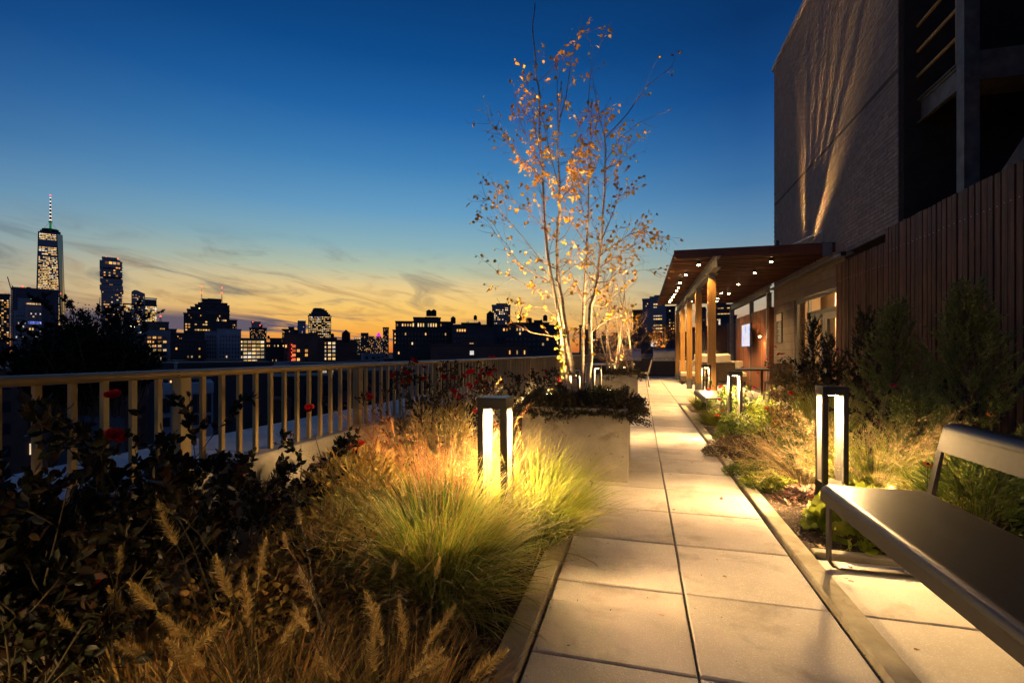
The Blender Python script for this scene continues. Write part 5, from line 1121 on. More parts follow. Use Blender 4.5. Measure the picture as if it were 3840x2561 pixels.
def mast(f, u, v0, v1, off, px=3, lattice=True, name='antenna_mast'):
    x = lx(f, u); z0, z1 = lz(f, v0), lz(f, v1); w = px * f['kx']; q = MB()
    if lattice:
        for sx_ in (-1, 1):
            for sy_ in (-1, 1): q.tube([(x + sx_ * w, off + sy_ * w, z0), (x + sx_ * w * .35, off + sy_ * w * .35, z1)], w * .16, 3, cap=False)
        for i in range(7):
            t = i / 7; ww = w * (1 - .65 * t); z = z0 + (z1 - z0) * t; q.tube([(x - ww, off - ww, z), (x + ww, off - ww, z + (z1 - z0) / 7)], w * .1, 3, cap=False); q.box(x - ww, x + ww, off - ww, off + ww, z, z + w * .2)
    else: q.tube([(x, off, z0), (x, off, z1)], [w, w * .3], 6)
    return q.build(name, M_stairsteel, f['e'])
def tank(u0, u1, vt, vb, d, label, legs=0, cone=.28):
    "rooftop water tank: barrel, conical roof, legs"
    e, f = bframe('water_tank', (u0 + u1) / 2, d, label, cat='water tank'); r = (u1 - u0) / 2 * f['kx']; zt, zb = lz(f, vt), lz(f, vb); zl = zb + legs * f['kz']; zc = zt - (zt - zl) * cone
    q = MB(); q.lathe([(r * .96, zl), (r, (zl + zc) / 2), (r * .94, zc)], 14); q.build('barrel', C_tank, e)
    for i in range(3): z = zl + (zc - zl) * (i + .5) / 3; q = MB(); q.lathe([(r * 1.015, z - .05), (r * 1.015, z + .05)], 14); q.build('hoop', M_black, e)
    q = MB(); q.lathe([(r * 1.08, zc + .005), (r * .1, zt), (.02, zt + .12 * r)], 14); q.build('cone_roof', C_tank, e)
    if legs:
        for a, b in ((-1, -1), (1, -1), (-1, 1), (1, 1)): q = MB(); q.tube([(a * r * .75, b * r * .75, zb - 2), (a * r * .6, b * r * .6, zl)], r * .07, 4); q.build('leg', M_black, e)
        q = MB()
        for s in (-1, 1): q.tube([(s * r * .75, -r * .7, zb - .5), (-s * r * .6, -r * .6, zl)], r * .03, 3, cap=False)
        q.build('brace', M_black, e)
    return e
# 1 left edge
e, f = bframe('apartment_tower', 10, 620, 'dark tower with scattered lit windows at the far left edge'); tier(f, -60, 37, 1106, C_dark, 30); wins(f, -55, 34, 1115, 1290, 9, 22, .35, W_warm, .75, .5, mode='stuffr', dark=False)
q = MB(); 
for i in range(6): q.box(lx(f, 16 + i * 4), lx(f, 16.8 + i * 4), 0, .5, lz(f, 1106), lz(f, 1099)); 
q.box(lx(f, 15), lx(f, 38), 0, .5, lz(f, 1100), lz(f, 1099)); q.build('roof_frame', M_stairsteel, e)
e, f = bframe('construction_hoist', 42, 640, 'scaffolded hoist strip beside the far left tower', cat='scaffold'); q = MB()
for i in range(24): z = lz(f, 1110 + i * 8); q.box(lx(f, 33), lx(f, 48), 0, 3, z, z + .6)
for u in (33, 40, 47.5): q.box(lx(f, u), lx(f, u + .6), 0, .5, 0, lz(f, 1092))
q.build('lattice', M_stairsteel, e)
e, f = bframe('tower_crane', 44, 660, 'thin tower crane leaning left above the far left buildings', cat='crane')
for n_, a, b, w_ in (('mast', (42, 1300), (42, 1085), .8), ('jib', (42, 1087), (28, 1039), .7), ('counter_jib', (42, 1087), (48, 1073), .8), ('tie', (48, 1073), (40, 1066), .3)): q = MB(); q.tube([(lx(f, a[0]), 0, lz(f, a[1])), (lx(f, b[0]), 0, lz(f, b[1]))], w_, 4); q.build(n_, M_stairsteel, e)
# 2 windowless slab
e, f = bframe('slab_tower', 135, 900, 'huge windowless dark slab building with red roof lights'); tier(f, 47, 222, 1086, C_slab, 60)
for i in range(7): q = MB(); u = 56 + i * 25; q.box(lx(f, u), lx(f, u + 7), -2.0, -.01, 0, lz(f, 1089)); q.build('pilaster', C_slab, e)
for u, v, px in ((86, 1078, 5), (148, 1083, 3.5), (161, 1084, 3), (230, 1095, 3)): beacon(f, u, v, px, 2)
q = MB(); r = 10 * f['kz']; q.lathe([(r, 0), (r * .95, r * .5), (r * .6, r * .85), (r * .1, r)], 14, Matrix.Translation((lx(f, 107), 5, lz(f, 1087)))); q.build('orange_dome', surf('dome_orange', (.55, .22, .08), rough=.6), e)
q = MB(); q.lathe([(r * .7, 0), (r * .6, r * .6), (r * .1, r)], 14, Matrix.Translation((lx(f, 86), 5, lz(f, 1087)))); q.build('dish_dome', C_slab, e)
# 3 tall tapered tower
e, f = bframe('tapered_skyscraper', 190, 1650, 'tallest tapering glass skyscraper with lit floors and a needle spire')
zt, zb = lz(f, 872), lz(f, 1335); X_ = lambda u: lx(f, u)
b0 = [(X_(130), 0), (X_(238), -14), (X_(252), 40), (X_(150), 60)]; t0 = [(X_(144), 4), (X_(213), -2), (X_(235), 26), (X_(165), 34)]
q = MB(); vs = [(x, y, 0) for x, y in b0] + [(x, y, zt) for x, y in t0]; q.add(vs, [(0, 1, 5, 4), (1, 2, 6, 5), (2, 3, 7, 6), (3, 0, 4, 7), (4, 5, 6, 7)]); q.build('glass_shaft', C_glass, e)
lit = MB(); rr = []
def fr(t, s):   # point on front face, t height 0..1, s across
    A = Vector((b0[0][0] + (t0[0][0] - b0[0][0]) * t, b0[0][1] + (t0[0][1] - b0[0][1]) * t, zt * t)); B = Vector((b0[1][0] + (t0[1][0] - b0[1][0]) * t, b0[1][1] + (t0[1][1] - b0[1][1]) * t, zt * t)); p = A.lerp(B, s); return (p.x, p.y - .5, p.z)
tv_ = lambda v: lz(f, v) / zt
rows = np.arange(874, 1290, 6.2)
for v in rows:
    dens = .95 if 878 < v < 900 else (.0 if v < 926 else (.85 if v < 955 else (.15 if v < 966 else .80)))
    if v > 966: dens = .62 + .3 * min(1, (v - 966) / 100)
    n = 13 if v > 966 or v < 900 else 6
    for i in range(n):
        if random.random() < dens:
            a, b = .06 + .9 * i / n, .06 + .9 * (i + random.uniform(.7, 1.0)) / n
            lit.add([fr(tv_(v + 2), a), fr(tv_(v + 2), b), fr(tv_(v - 1.4), b), fr(tv_(v - 1.4), a)], [(0, 1, 2, 3)]); rr += [random.random()] * 4
me = lit.mesh('lit_window_rows', W_bright); at = me.attributes.new('rnd', 'FLOAT', 'POINT'); at.data.foreach_set('value', np.array(rr, np.float32)); tag(link('lit_window_rows', me, e), kind='stuff')
q = MB(); q.tube([fr(0, 1), fr(1, 1)], 1.2, 4); q.tube([(b0[2][0], b0[2][1], 0), (t0[2][0], t0[2][1], zt)], .9, 4); q.tube([fr(0, 0), fr(1, 0)], 1.0, 4); q.build('edge_mullion', M_mullion, e)
q = MB(); q.box(X_(150), X_(228), 2, 30, zt, lz(f, 866)); q.build('parapet', C_dark, e)
q = MB(); cx = X_(189); 
for z_, rr_ in ((864, 32), (860, 33)): 
    R_ = rr_ * f['kx']; q.lathe([(R_, lz(f, z_)), (R_ + .5, lz(f, z_) + 1.4), (R_ - 2, lz(f, z_) + 1.4)], 20, Matrix.Translation((cx, 16, 0)))
for i in range(12): a = i * math.pi / 6; R_ = 32 * f['kx']; q.tube([(cx + R_ * math.cos(a), 16 + R_ * math.sin(a), lz(f, 867)), (cx + R_ * math.cos(a), 16 + R_ * math.sin(a), lz(f, 859))], .8, 4)
q.build('crown_ring', M_black, e)
q = MB(); q.tube([(cx, 16, lz(f, 868)), (cx, 16, lz(f, 830))], [3.6, 2.6], 8); q.build('spire_base', emit('green_spire_light', (.02, .30, .08), .5), e)
q = MB(); q.tube([(cx, 16, lz(f, 829.5)), (cx, 16, lz(f, 770)), (cx, 16, lz(f, 729))], [2.6, 1.8, .8], 8); q.build('spire', M_stairsteel, e)
q = MB(); q.lathe([(5.5, lz(f, 831)), (6, lz(f, 829))], 12, Matrix.Translation((cx, 16, 0))); q.build('spire_ring', M_black, e)
for i, v in enumerate((824, 810, 796, 782, 768, 754, 740)): q = MB(); z = lz(f, v); q.lathe([(2.9 - i * .2, z), (2.9 - i * .2, z + 3.2)], 8, Matrix.Translation((cx, 16, 0))); q.build('spire_light', emit('pale_spire_light', (1, .75, .6), 1.7) if i == 0 else bpy.data.materials['pale_spire_light'], e)
beacon(f, 189, 729, 3.5, 16)
for s in (-1, 1): q = MB(); q.tube([(cx, 16, lz(f, 829)), (cx + s * 22, 16, lz(f, 866))], .35, 3); q.build('guy_wire', M_black, e)
# 4 grey tower before the slab
e, f = bframe('grey_tower', 112, 380, 'dim grey stepped tower before the windowless slab, with a lit top band and blue lights'); tier(f, 52, 156, 1170, C_grey, 18, .6); tier(f, 67, 152, 1124, C_grey, 18, 1.2); tier(f, 95, 156, 1146, C_glass, 18, 0)
wins(f, 98, 154, 1133, 1149, 12, 1, .95, W_warm, .8, .55, off=1.1, mode='stuff'); wins(f, 104, 156, 1204, 1216, 8, 2, .9, winlit('blue_window', [(.1, .18, 1), (.3, .4, 1)], .6, 1.6), .85, .5, off=-.1, mode='stuffr'); wins(f, 104, 156, 1160, 1310, 6, 14, .12, W_cool, .7, .4, mode='stuffr', dark=True); wins(f, 58, 100, 1180, 1310, 5, 10, .14, W_cool, .4, .4, off=.5, mode='stuffr'); beacon(f, 118, 1122, 6, 2, emit('roof_floodlight', (1, .9, .6), 4), 'floodlight')
wins(f, 107, 128, 1228, 1240, 2, 1, 1, W_bright, .55, .7, off=-.15)
# 6 stacked-box tower
e, f = bframe('stacked_box_tower', 418, 1100, 'tower of staggered glass boxes, second tallest on the left')
tier(f, 380, 458, 1060, C_glass, 40, 0, par_=False)
rows_ = [(374, 402, 1010, 996), (386, 446, 1000, 974), (374, 458, 1006, 980), (382, 440, 974, 966), (378, 452, 1030, 1012), (374, 459, 1034, 1020), (386, 455, 1050, 1036), (375, 461, 1056, 1046), (380, 458, 1066, 1058), (374, 462, 1084, 1070), (378, 464, 1096, 1086)]
for i, (a, b, vb_, vt_) in enumerate(rows_): q = MB(); q.box(lx(f, a), lx(f, b), -2 - (i % 3) * 2, 38 + (i % 2) * 3, lz(f, vb_), lz(f, vt_)); q.build('glass_box', C_glass, e)
q = MB(); q.box(lx(f, 386), lx(f, 452), -3, 36, lz(f, 1060), lz(f, 975)); q.build('core', C_dark, e)
for v in range(985, 1330, 9): q = MB(); w_ = 3 if (v // 9) % 3 else 7; q.box(lx(f, 380 - w_ * .4), lx(f, 459 + w_ * .5), -2.5 if v > 1060 else -6.3, 2, lz(f, v), lz(f, v) + .8); q.build('balcony_slab', C_grey, e)
wins(f, 392, 452, 982, 994, 4, 1, .7, W_warm, .8, .7, off=-7, mode='stuffr', dark=False); wins(f, 382, 458, 1064, 1322, 11, 28, .27, W_warm, .9, .42, off=-.2, mode='stuffr', dark=False); wins(f, 388, 452, 1000, 1060, 7, 6, .2, W_warm, .8, .4, off=-6.5, mode='stuffr', dark=False)
for u in (398, 441): beacon(f, u, 966, 4, 4)
# 7 pair of glass towers
e, f = bframe('lit_office_tower', 535, 1500, 'bright lit office tower with an open roof frame'); tier(f, 480, 588, 1146, C_dark, 30); tier(f, 544, 588, 1120, C_dark, 20, .5)
wins(f, 545, 588, 1148, 1212, 5, 11, .97, W_bright, .9, .6, mode='stuffr'); wins(f, 466, 495, 1146, 1172, 4, 7, .95, W_bright, .9, .6, mode='stuffr'); tier(f, 464, 497, 1145, C_dark, 30, .4)
q = MB(); q.box(lx(f, 544), lx(f, 589), -.6, 0, lz(f, 1121), lz(f, 1119)); q.box(lx(f, 545), lx(f, 589), -.8, -.1, lz(f, 1146), lz(f, 1144)); q.build('bright_edge', emit('bright_roof_edge', (1, .85, .7), 1.0), e)
e, f = bframe('curved_top_tower', 518, 1300, 'dark glass tower with a slanted curved top before the bright office tower'); q = MB()
prof = [(493, 1096), (497, 1092), (505, 1088), (515, 1089), (530, 1095), (544, 1100), (545, 1330), (493, 1330)]; vs = [(lx(f, u), y, max(0, lz(f, v)) if v < 1330 else 0) for y in (0, 26) for u, v in prof]; n = 8
q.add(vs, [(i, (i + 1) % n, n + (i + 1) % n, n + i) for i in range(n)] + [list(range(n))[::-1], list(range(n, 2 * n))]); q.build('glass_shaft', C_glass, e); wins(f, 496, 542, 1100, 1220, 8, 24, .16, W_warm, .8, .45, mode='stuffr', dark=False); wins(f, 512, 524, 1190, 1222, 1, 3, 1, W_bright, .9, .35, off=-.5)
# 8 dark loft with orange windows
e, f = bframe('loft_building', 585, 300, 'dark loft building with orange lit windows right of the big tree'); tier(f, 537, 634, 1209, C_dark, 14, 3); tier(f, 465, 640, 1243, C_grey, 20, 0); tier(f, 560, 628, 1230, C_dark, 10, 1.5)
wins(f, 553, 582, 1275, 1305, 2, 2, .9, W_warm, .35, .5, split=2); wins(f, 550, 628, 1258, 1352, 4, 6, lambda r, c: .95 if (c < 2 and r) else .6, W_warm, .62, .5, split=2); wins(f, 600, 618, 1229, 1235, 5, 1, .9, W_warm, .6, .6, off=1.2, mode='stuff')
e, f = bframe('terrace_penthouse', 500, 285, 'low penthouse with floodlit roof terrace beside the tree'); tier(f, 462, 540, 1236, C_grey, 8); wins(f, 480, 535, 1241, 1249, 5, 1, .8, W_cool, .75, .9)
for u in (476, 483, 490, 497, 505): beacon(f, u, 1225 + abs(u - 490) * .1, 5, 1, bpy.data.materials['roof_floodlight'], 'floodlight')
e, f = bframe('radio_mast', 602, 700, 'small red tipped lattice mast on a roof left of the stepped tower', cat='mast'); mast(f, 602, 1215, 1188, 0, 5); beacon(f, 602, 1186, 5)
e, f = bframe('rounded_roof_block', 650, 420, 'low dark block filling the gap before the stepped tower'); tier(f, 620, 662, 1237, C_dark, 10, 2); tier(f, 640, 692, 1252, C_dark, 20); wins(f, 664, 690, 1258, 1272, 4, 2, .5, W_warm, .5, .5)
# 9 stepped art deco tower
e, f = bframe('stepped_tower', 790, 700, 'broad stepped tower with two red lit antenna masts')
for i, (a, b, v) in enumerate(((691, 862, 1180), (703, 862, 1165), (716, 861, 1156), (732, 861, 1146), (744, 853, 1139), (756, 853, 1137), (758, 831, 1124), (780, 831, 1122))): tier(f, a, b, v, C_dark, 40 - i * 2, .8 + i * .8)
tier(f, 780, 891, 1201, C_dark, 40, .2); tier(f, 870, 904, 1236, C_dark, 30, .1); q = MB(); q.box(lx(f, 738), lx(f, 862), 6, 30, lz(f, 1149), lz(f, 1144)); q.build('setback_roof', C_brick, e)
wins(f, 797, 836, 1154, 1160, 7, 1, .9, W_bright, .55, .7, off=5, mode='obj'); wins(f, 760, 852, 1160, 1178, 12, 3, .45, W_bright, .5, .5, off=4.4); wins(f, 812, 850, 1197, 1204, 8, 1, .85, W_warm, .8, .8, off=-.1); wins(f, 695, 716, 1213, 1243, 2, 3, .85, W_warm, .6, .5, off=.6)
wins(f, 730, 788, 1203, 1243, 6, 4, lambda r, c: (.4, .65, .3, .95)[r], W_bright, .7, .45, off=-.05); wins(f, 868, 890, 1212, 1252, 4, 4, .45, W_warm, .5, .45, off=.0); wins(f, 700, 856, 1180, 1198, 22, 2, .06, W_warm, .4, .5, off=.4, mode='stuff', dark=False)
mast(f, 756, 1140, 1100, 10, 3); mast(f, 756, 1100, 1074, 10, .8, False); mast(f, 833, 1133, 1098, 12, 3); mast(f, 833, 1098, 1073, 12, .8, False)
for u, v, p_ in ((756, 1075, 4), (756, 1097, 6), (833, 1074, 4), (833, 1094, 6)): beacon(f, u, v, p_, 10)
beacon(f, 748, 1157, 5, 3, emit('orange_floodlight', (1, .5, .15), 6), 'floodlight')
# 10
e, f = bframe('grey_loft_block', 850, 290, 'grey loft block with rows of dark windows below the stepped tower'); tier(f, 769, 835, 1246, C_grey, 16, .5); tier(f, 815, 905, 1238, C_grey, 16, 0); tier(f, 838, 848, 1235, C_pale, 5, 1)
wins(f, 776, 812, 1257, 1345, 4, 6, .06, W_warm, .5, .6); wins(f, 822, 900, 1255, 1345, 7, 6, .10, W_warm, .35, .5)
e, f = bframe('brown_block', 715, 260, 'dark brown block left of the grey loft'); tier(f, 650, 775, 1278, C_dark, 16); wins(f, 655, 770, 1285, 1345, 8, 4, .14, W_warm, .4, .5)
# 11 fully lit loft
e, f = bframe('lit_loft_building', 950, 262, 'loft building with nearly every window brightly lit'); tier(f, 902, 996, 1272, C_pale, 18)
wins(f, 912, 992, 1275, 1360, 5, 6, .97, W_bright, .76, .56, split=4, off=-.05); wins(f, 904, 910, 1275, 1360, 1, 6, .8, W_bright, .7, .5, off=-.05)
e, f = bframe('twin_top_tower', 968, 900, 'dark tower with a slanted top section behind the lit loft'); tier(f, 936, 1000, 1233, C_dark, 30); tier(f, 943, 976, 1210, C_glass, 20, 2); tier(f, 976, 984, 1222, C_dark, 20, 3); wins(f, 937, 999, 1236, 1272, 13, 9, .42, W_warm, .5, .5, mode='stuff', dark=False); beacon(f, 948, 1208, 3, 1); beacon(f, 975, 1220, 3, 1)
e, f = bframe('low_lit_block', 1030, 240, 'low block with one row of small lit windows beside the lit loft'); tier(f, 996, 1066, 1287, C_dark, 14); tier(f, 1012, 1058, 1271, C_dark, 8, 3); wins(f, 1000, 1066, 1293, 1300, 10, 1, .7, W_warm, .55, .9); wins(f, 1016, 1042, 1348, 1354, 2, 1, 1, W_warm, .2, 1)
tank(1002, 1012, 1258, 1275, 240, 'small water tank glowing at its foot, on the low block', legs=4)
e, f = bframe('square_apartment_block', 1088, 520, 'square apartment block with a stair tower, left of the pale glass tower'); tier(f, 1058, 1104, 1238, C_dark, 18); tier(f, 1082, 1103, 1229, C_dark, 10, 2); tier(f, 1100, 1120, 1240, C_dark, 12, 4); wins(f, 1059, 1068, 1240, 1266, 2, 6, .7, W_warm, .6, .5); wins(f, 1070, 1100, 1240, 1266, 5, 5, .12, W_warm, .5, .5)
# 15 dark brick with red stair windows
e, f = bframe('brick_block', 1130, 222, 'wide dark brick block with a column of red lit stair windows'); tier(f, 1066, 1192, 1254, C_brick, 20); tier(f, 1186, 1216, 1268, C_brick, 18, .4)
wins(f, 1094, 1110, 1290, 1356, 1, 4, 1, W_red, .8, .6, split=2); wins(f, 1112, 1126, 1290, 1356, 1, 4, .75, W_warm, .7, .6, split=2); wins(f, 1142, 1156, 1290, 1356, 1, 4, .6, W_warm, .7, .6, split=2); wins(f, 1068, 1078, 1290, 1356, 1, 4, .5, W_warm, .6, .6)
for v in (1293, 1308, 1322, 1336, 1350): beacon(f, 1094, v, 2.5, -.4)
# 16
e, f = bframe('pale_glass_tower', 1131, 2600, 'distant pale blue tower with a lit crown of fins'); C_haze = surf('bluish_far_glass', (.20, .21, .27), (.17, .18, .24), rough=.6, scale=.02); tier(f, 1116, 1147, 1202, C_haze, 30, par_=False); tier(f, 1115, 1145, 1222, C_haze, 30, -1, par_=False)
q = MB()
for i in range(6): q.box(lx(f, 1117 + i * 5), lx(f, 1118.3 + i * 5), -.5, 20, lz(f, 1203), lz(f, 1194 if i in (1, 2, 3) else 1197))
q.build('crown_fin', emit('crown_glow', (1, .8, .35), .8), e); wins(f, 1116, 1146, 1206, 1250, 6, 10, .1, W_cool, .4, .4, off=-1.2, mode='stuff', dark=False)
# 17 domed office tower
e, f = bframe('domed_office_tower', 1199, 720, 'big office tower with a stepped arched crown and lit floors all over')
for i, (a, b, v) in enumerate(((1156, 1242, 1188), (1160, 1237, 1181), (1168, 1230, 1174), (1172, 1225, 1167), (1175, 1216, 1161), (1180, 1205, 1159))): tier(f, a, b, v, C_dark, 36 - 2 * i, i * .7)
wins(f, 1157, 1241, 1186, 1330, 12, 23, .74, W_bright, .86, .34, off=-.1, mode='stuffr', dark=False); q = MB()
for u in (1157, 1178, 1186, 1204, 1212, 1241): q.box(lx(f, u), lx(f, u + 1), -1.4, -.12, 0, lz(f, 1188)); q.build('pier', C_dark, e)
for u in (1171, 1192): beacon(f, u, 1192, 2.5, -1.5, emit('blue_roof_light', (.2, .3, 1), 3), 'blue_light')
# 18
e, f = bframe('brick_loft', 1275, 232, 'brick loft with three columns of lit windows left of the big water tank'); tier(f, 1198, 1262, 1270, C_brick, 16); tier(f, 1250, 1340, 1278, C_brick, 16, .5)
wins(f, 1228, 1260, 1280, 1352, 2, 5, .95, W_bright, .62, .58, split=3); wins(f, 1217, 1225, 1280, 1352, 1, 5, .9, W_bright, .6, .55); tank(1240, 1253, 1250, 1275, 232, 'plain roof tank beside the domed office tower', cone=.1)
tank(1281, 1314, 1237, 1285, 225, 'big pitched water tank silhouetted mid skyline', cone=.3)
# 19 far towers
for a, b, v, d, lb, m_, wm, pr_ in ((1328, 1354, 1265, 1200, 'low far block with a bright top floor', C_dark, W_bright, .3), (1353, 1382, 1248, 1000, 'plain dark far block right of it', C_dark, W_warm, .12), (1380, 1404, 1261, 1500, 'speckled far apartment block', C_dark, W_warm, .4), (1403, 1412, 1272, 2500, 'thin hazy far slab', C_haze, W_warm, .15), (1410, 1430, 1262, 2300, 'far tower with a magenta lit crown', C_dark, W_warm, .5), (1428, 1440, 1268, 2600, 'far block right of the magenta crown', C_haze, W_warm, .35), (1436, 1458, 1229, 2100, 'slim far tower with a waisted side', C_dark, W_warm, .28)):
    e, f = bframe('far_tower', (a + b) / 2, d, lb); tier(f, a, b, v, m_, 30, par_=False); nr_ = max(5, int((1330 - v) / 5)); wins(f, a + 1, b - 1, v + 3, 1330, max(3, int((b - a) / 4)), nr_, pr_, wm, .5, .45, off=-.2, mode='stuffr', dark=False)
    if 'magenta' in lb: 
        q = MB()
        for i, (w_, v0) in enumerate(((8, 1262), (6, 1257), (3.5, 1253))): q.box(lx(f, 1420 - w_), lx(f, 1420 + w_), -1 - i * .5, 20, lz(f, v0) - .5, lz(f, v0 - 5))
        q.build('magenta_crown', emit('magenta_light', (.8, .05, .75), .9), e)
    if 'bright top' in lb: wins(f, 1330, 1353, 1266, 1271, 6, 1, 1, W_bright, .85, .8, off=-.5, mode='stuff')
    if 'waisted' in lb: q = MB(); q.box(lx(f, 1435), lx(f, 1459), -2, 31, lz(f, 1232), lz(f, 1227)); q.build('roof_cap', C_dark, e)
# 20 big dark loft
e, f = bframe('dark_warehouse', 1590, 182, 'long dark warehouse loft with a row of lit top floor windows and twin tanks'); tier(f, 1474, 1500, 1241, C_dark, 20, .4); tier(f, 1484, 1700, 1209, C_dark, 20, 0); tier(f, 1550, 1653, 1193, C_dark, 14, 1)
wins(f, 1486, 1545, 1214, 1225, 6, 1, .75, W_warm, .5, .8, off=-.03); wins(f, 1545, 1640, 1212, 1226, 10, 1, .8, W_bright, .48, .9, off=-.03); wins(f, 1648, 1672, 1213, 1224, 2, 1, .9, W_warm, .3, .8, off=-.03)
wins(f, 1490, 1690, 1244, 1350, 16, 6, .05, W_warm, .35, .5, off=-.03); wins(f, 1478, 1490, 1246, 1322, 1, 5, .4, W_warm, .5, .5, off=.3); q = MB(); q.box(lx(f, 1594), lx(f, 1644), 3, 9, lz(f, 1191), lz(f, 1186)); q.build('tank_platform', C_dark, e)
tank(1598, 1619, 1161, 1186, 187, 'left one of the twin water tanks on the warehouse penthouse', cone=.22); tank(1617, 1637, 1160, 1186, 189, 'right one of the twin water tanks on the warehouse penthouse', cone=.22)
tank(1690, 1709, 1186, 1214, 180, 'squat water tank at the right end of the warehouse roof', cone=.25)
e, f = bframe('long_dark_block', 1765, 172, 'long dark block with a few lit windows under the small legged tank'); tier(f, 1695, 1850, 1221, C_dark, 20); tier(f, 1730, 1800, 1213, C_dark, 10, 2); wins(f, 1702, 1748, 1234, 1244, 5, 1, .85, W_warm, .6, .9); wins(f, 1700, 1825, 1250, 1330, 10, 4, .03, W_warm, .4, .5); q = MB(); q.box(lx(f, 1750), lx(f, 1752), 3, 3.5, 30, lz(f, 1203)); q.box(lx(f, 1755), lx(f, 1757), 3, 3.5, 30, lz(f, 1202)); q.build('chimney', C_dark, e)
tank(1776, 1789, 1181, 1214, 172, 'small water tank on thin legs, alone on the roofline', legs=14, cone=.25); tank(1790, 1804, 1205, 1222, 174, 'tiny gabled roof tank beside the legged one', cone=.4)
tank(1824, 1852, 1166, 1222, 168, 'tall dark water tank left of the blue tower', cone=.22)
e, f = bframe('blue_apartment_tower', 1880, 350, 'blue dark apartment tower with yellow windows left of the birch'); tier(f, 1845, 1914, 1147, C_glass, 16); tier(f, 1862, 1902, 1141, C_dark, 8, 2); wins(f, 1847, 1912, 1152, 1216, 11, 9, lambda r, c: .8 if r == 1 else .28, W_bright, .6, .55)
e, f = bframe('jagged_roof_block', 2010, 205, 'dark block with jagged roofline and four lit windows behind the birch trunks'); tier(f, 1846, 2105, 1222, C_dark, 22); tier(f, 1905, 2060, 1212, C_dark, 14, 2); tier(f, 2003, 2033, 1203, C_dark, 8, 3); wins(f, 1884, 1906, 1230, 1242, 2, 1, 1, W_warm, .5, .8); wins(f, 1934, 1966, 1228, 1258, 3, 2, .8, W_bright, .5, .6); wins(f, 1860, 2095, 1262, 1320, 14, 3, .04, W_warm, .4, .5)
tank(1942, 1955, 1181, 1215, 205, 'legged water tank by the leaning crane left of the birch trunks', legs=12, cone=.22); tank(1973, 1995, 1191, 1218, 206, 'wide flat water tank between the legged ones', cone=.08); tank(2025, 2035, 1197, 1218, 204, 'small peaked roof tank near the birch trunks', cone=.4); tank(2036, 2053, 1180, 1222, 203, 'legged water tank just left of the birch trunks', legs=18, cone=.22)
e, f = bframe('tower_crane', 1953, 800, 'faint leaning crane jib behind the legged tank', cat='crane'); q = MB(); q.tube([(lx(f, 1948), 0, lz(f, 1190)), (lx(f, 1959), 0, lz(f, 1151))], 1.0, 4); q.build('jib', M_stairsteel, e)
q = MB(); q.tube([(lx(f, 1948), 0, 0), (lx(f, 1948), 0, lz(f, 1188))], 1.0, 4); q.build('mast', M_stairsteel, e)
# right of the birch
e, f = bframe('stub_tower', 2208, 260, 'dark stub tower right behind the birch trunks'); tier(f, 2180, 2236, 1239, C_dark, 14); tier(f, 2172, 2196, 1222, C_dark, 8, 2); wins(f, 2215, 2232, 1272, 1278, 4, 1, 1, W_cool, .6, .8)
e, f = bframe('low_roofline', 2300, 300, 'low dark roofline with chimneys right of the birch'); tier(f, 2236, 2400, 1272, C_dark, 14); tier(f, 2256, 2345, 1262, C_dark, 8, 2); q = MB()
for u in (2310, 2325): q.box(lx(f, u), lx(f, u + 3), 3, 4, lz(f, 1265), lz(f, 1252))
q.build('chimney', C_dark, e)
e, f = bframe('glass_office_block', 2450, 130, 'tall dark glass block with bright office rows right of the bare birches'); tier(f, 2409, 2470, 1124, C_glass, 10, 0); tier(f, 2437, 2494, 1116, C_glass, 10, .8); tier(f, 2455, 2480, 1108, C_dark, 5, 3); tier(f, 2372, 2412, 1164, C_dark, 10, 1); tier(f, 2465, 2497, 1155, C_glass, 10, -.6)
wins(f, 2410, 2436, 1126, 1160, 5, 4, .25, W_warm, .6, .5, off=-.03); wins(f, 2450, 2482, 1136, 1158, 4, 2, .95, W_bright, .8, .45, off=-.05, split=2); wins(f, 2450, 2483, 1180, 1250, 4, 6, lambda r, c: (1, 1, 0, .6, 1, 1)[r], W_bright, .8, .35, off=-.65, split=2)
e, f = bframe('small_dark_block', 2515, 210, 'narrow block left of the pergola posts'); tier(f, 2496, 2532, 1152, C_dark, 10); wins(f, 2508, 2530, 1160, 1250, 3, 8, .3, W_warm, .5, .4)
e, f = bframe('low_brick_house', 2455, 42, 'low dark wall with one white lit window behind the grills'); tier(f, 2300, 2640, 1262, C_dark, 6, z := 0) if False else tier(f, 2300, 2640, 1262, C_dark, 6); wins(f, 2438, 2468, 1279, 1300, 1, 1, 1, W_cool, .8, .9, split=2)
e, f = bframe('stepped_apartments', 2715, 120, 'stepped apartment block glimpsed through the pergola posts'); tier(f, 2672, 2754, 1146, C_dark, 10, .5); tier(f, 2676, 2722, 1139, C_dark, 6, 2); tier(f, 2660, 2762, 1188, C_dark, 10, 0); tier(f, 2608, 2642, 1153, C_dark, 10, 1)
wins(f, 2690, 2750, 1150, 1182, 5, 3, .6, W_warm, .85, .3, off=.3); wins(f, 2612, 2700, 1192, 1230, 5, 3, .3, W_warm, .3, .25, off=-.03)
e, f = bframe('slate_roof_building', 2720, 60, 'dark sloping roof with a small lit dormer behind the terrace'); q = MB(); vs = [(lx(f, u), y, lz(f, v)) for y in (0, 8) for u, v in ((2590, 1225), (2700, 1216), (2790, 1190), (2900, 1180), (2900, 1500), (2590, 1500))]; n = 6
q.add(vs, [(i, (i + 1) % n, n + (i + 1) % n, n + i) for i in range(n)] + [list(range(n))[::-1], list(range(n, 2 * n))]); q.build('roof', C_dark, e); wins(f, 2692, 2704, 1195, 1219, 1, 1, 1, W_cool, .6, .9, off=-.1)
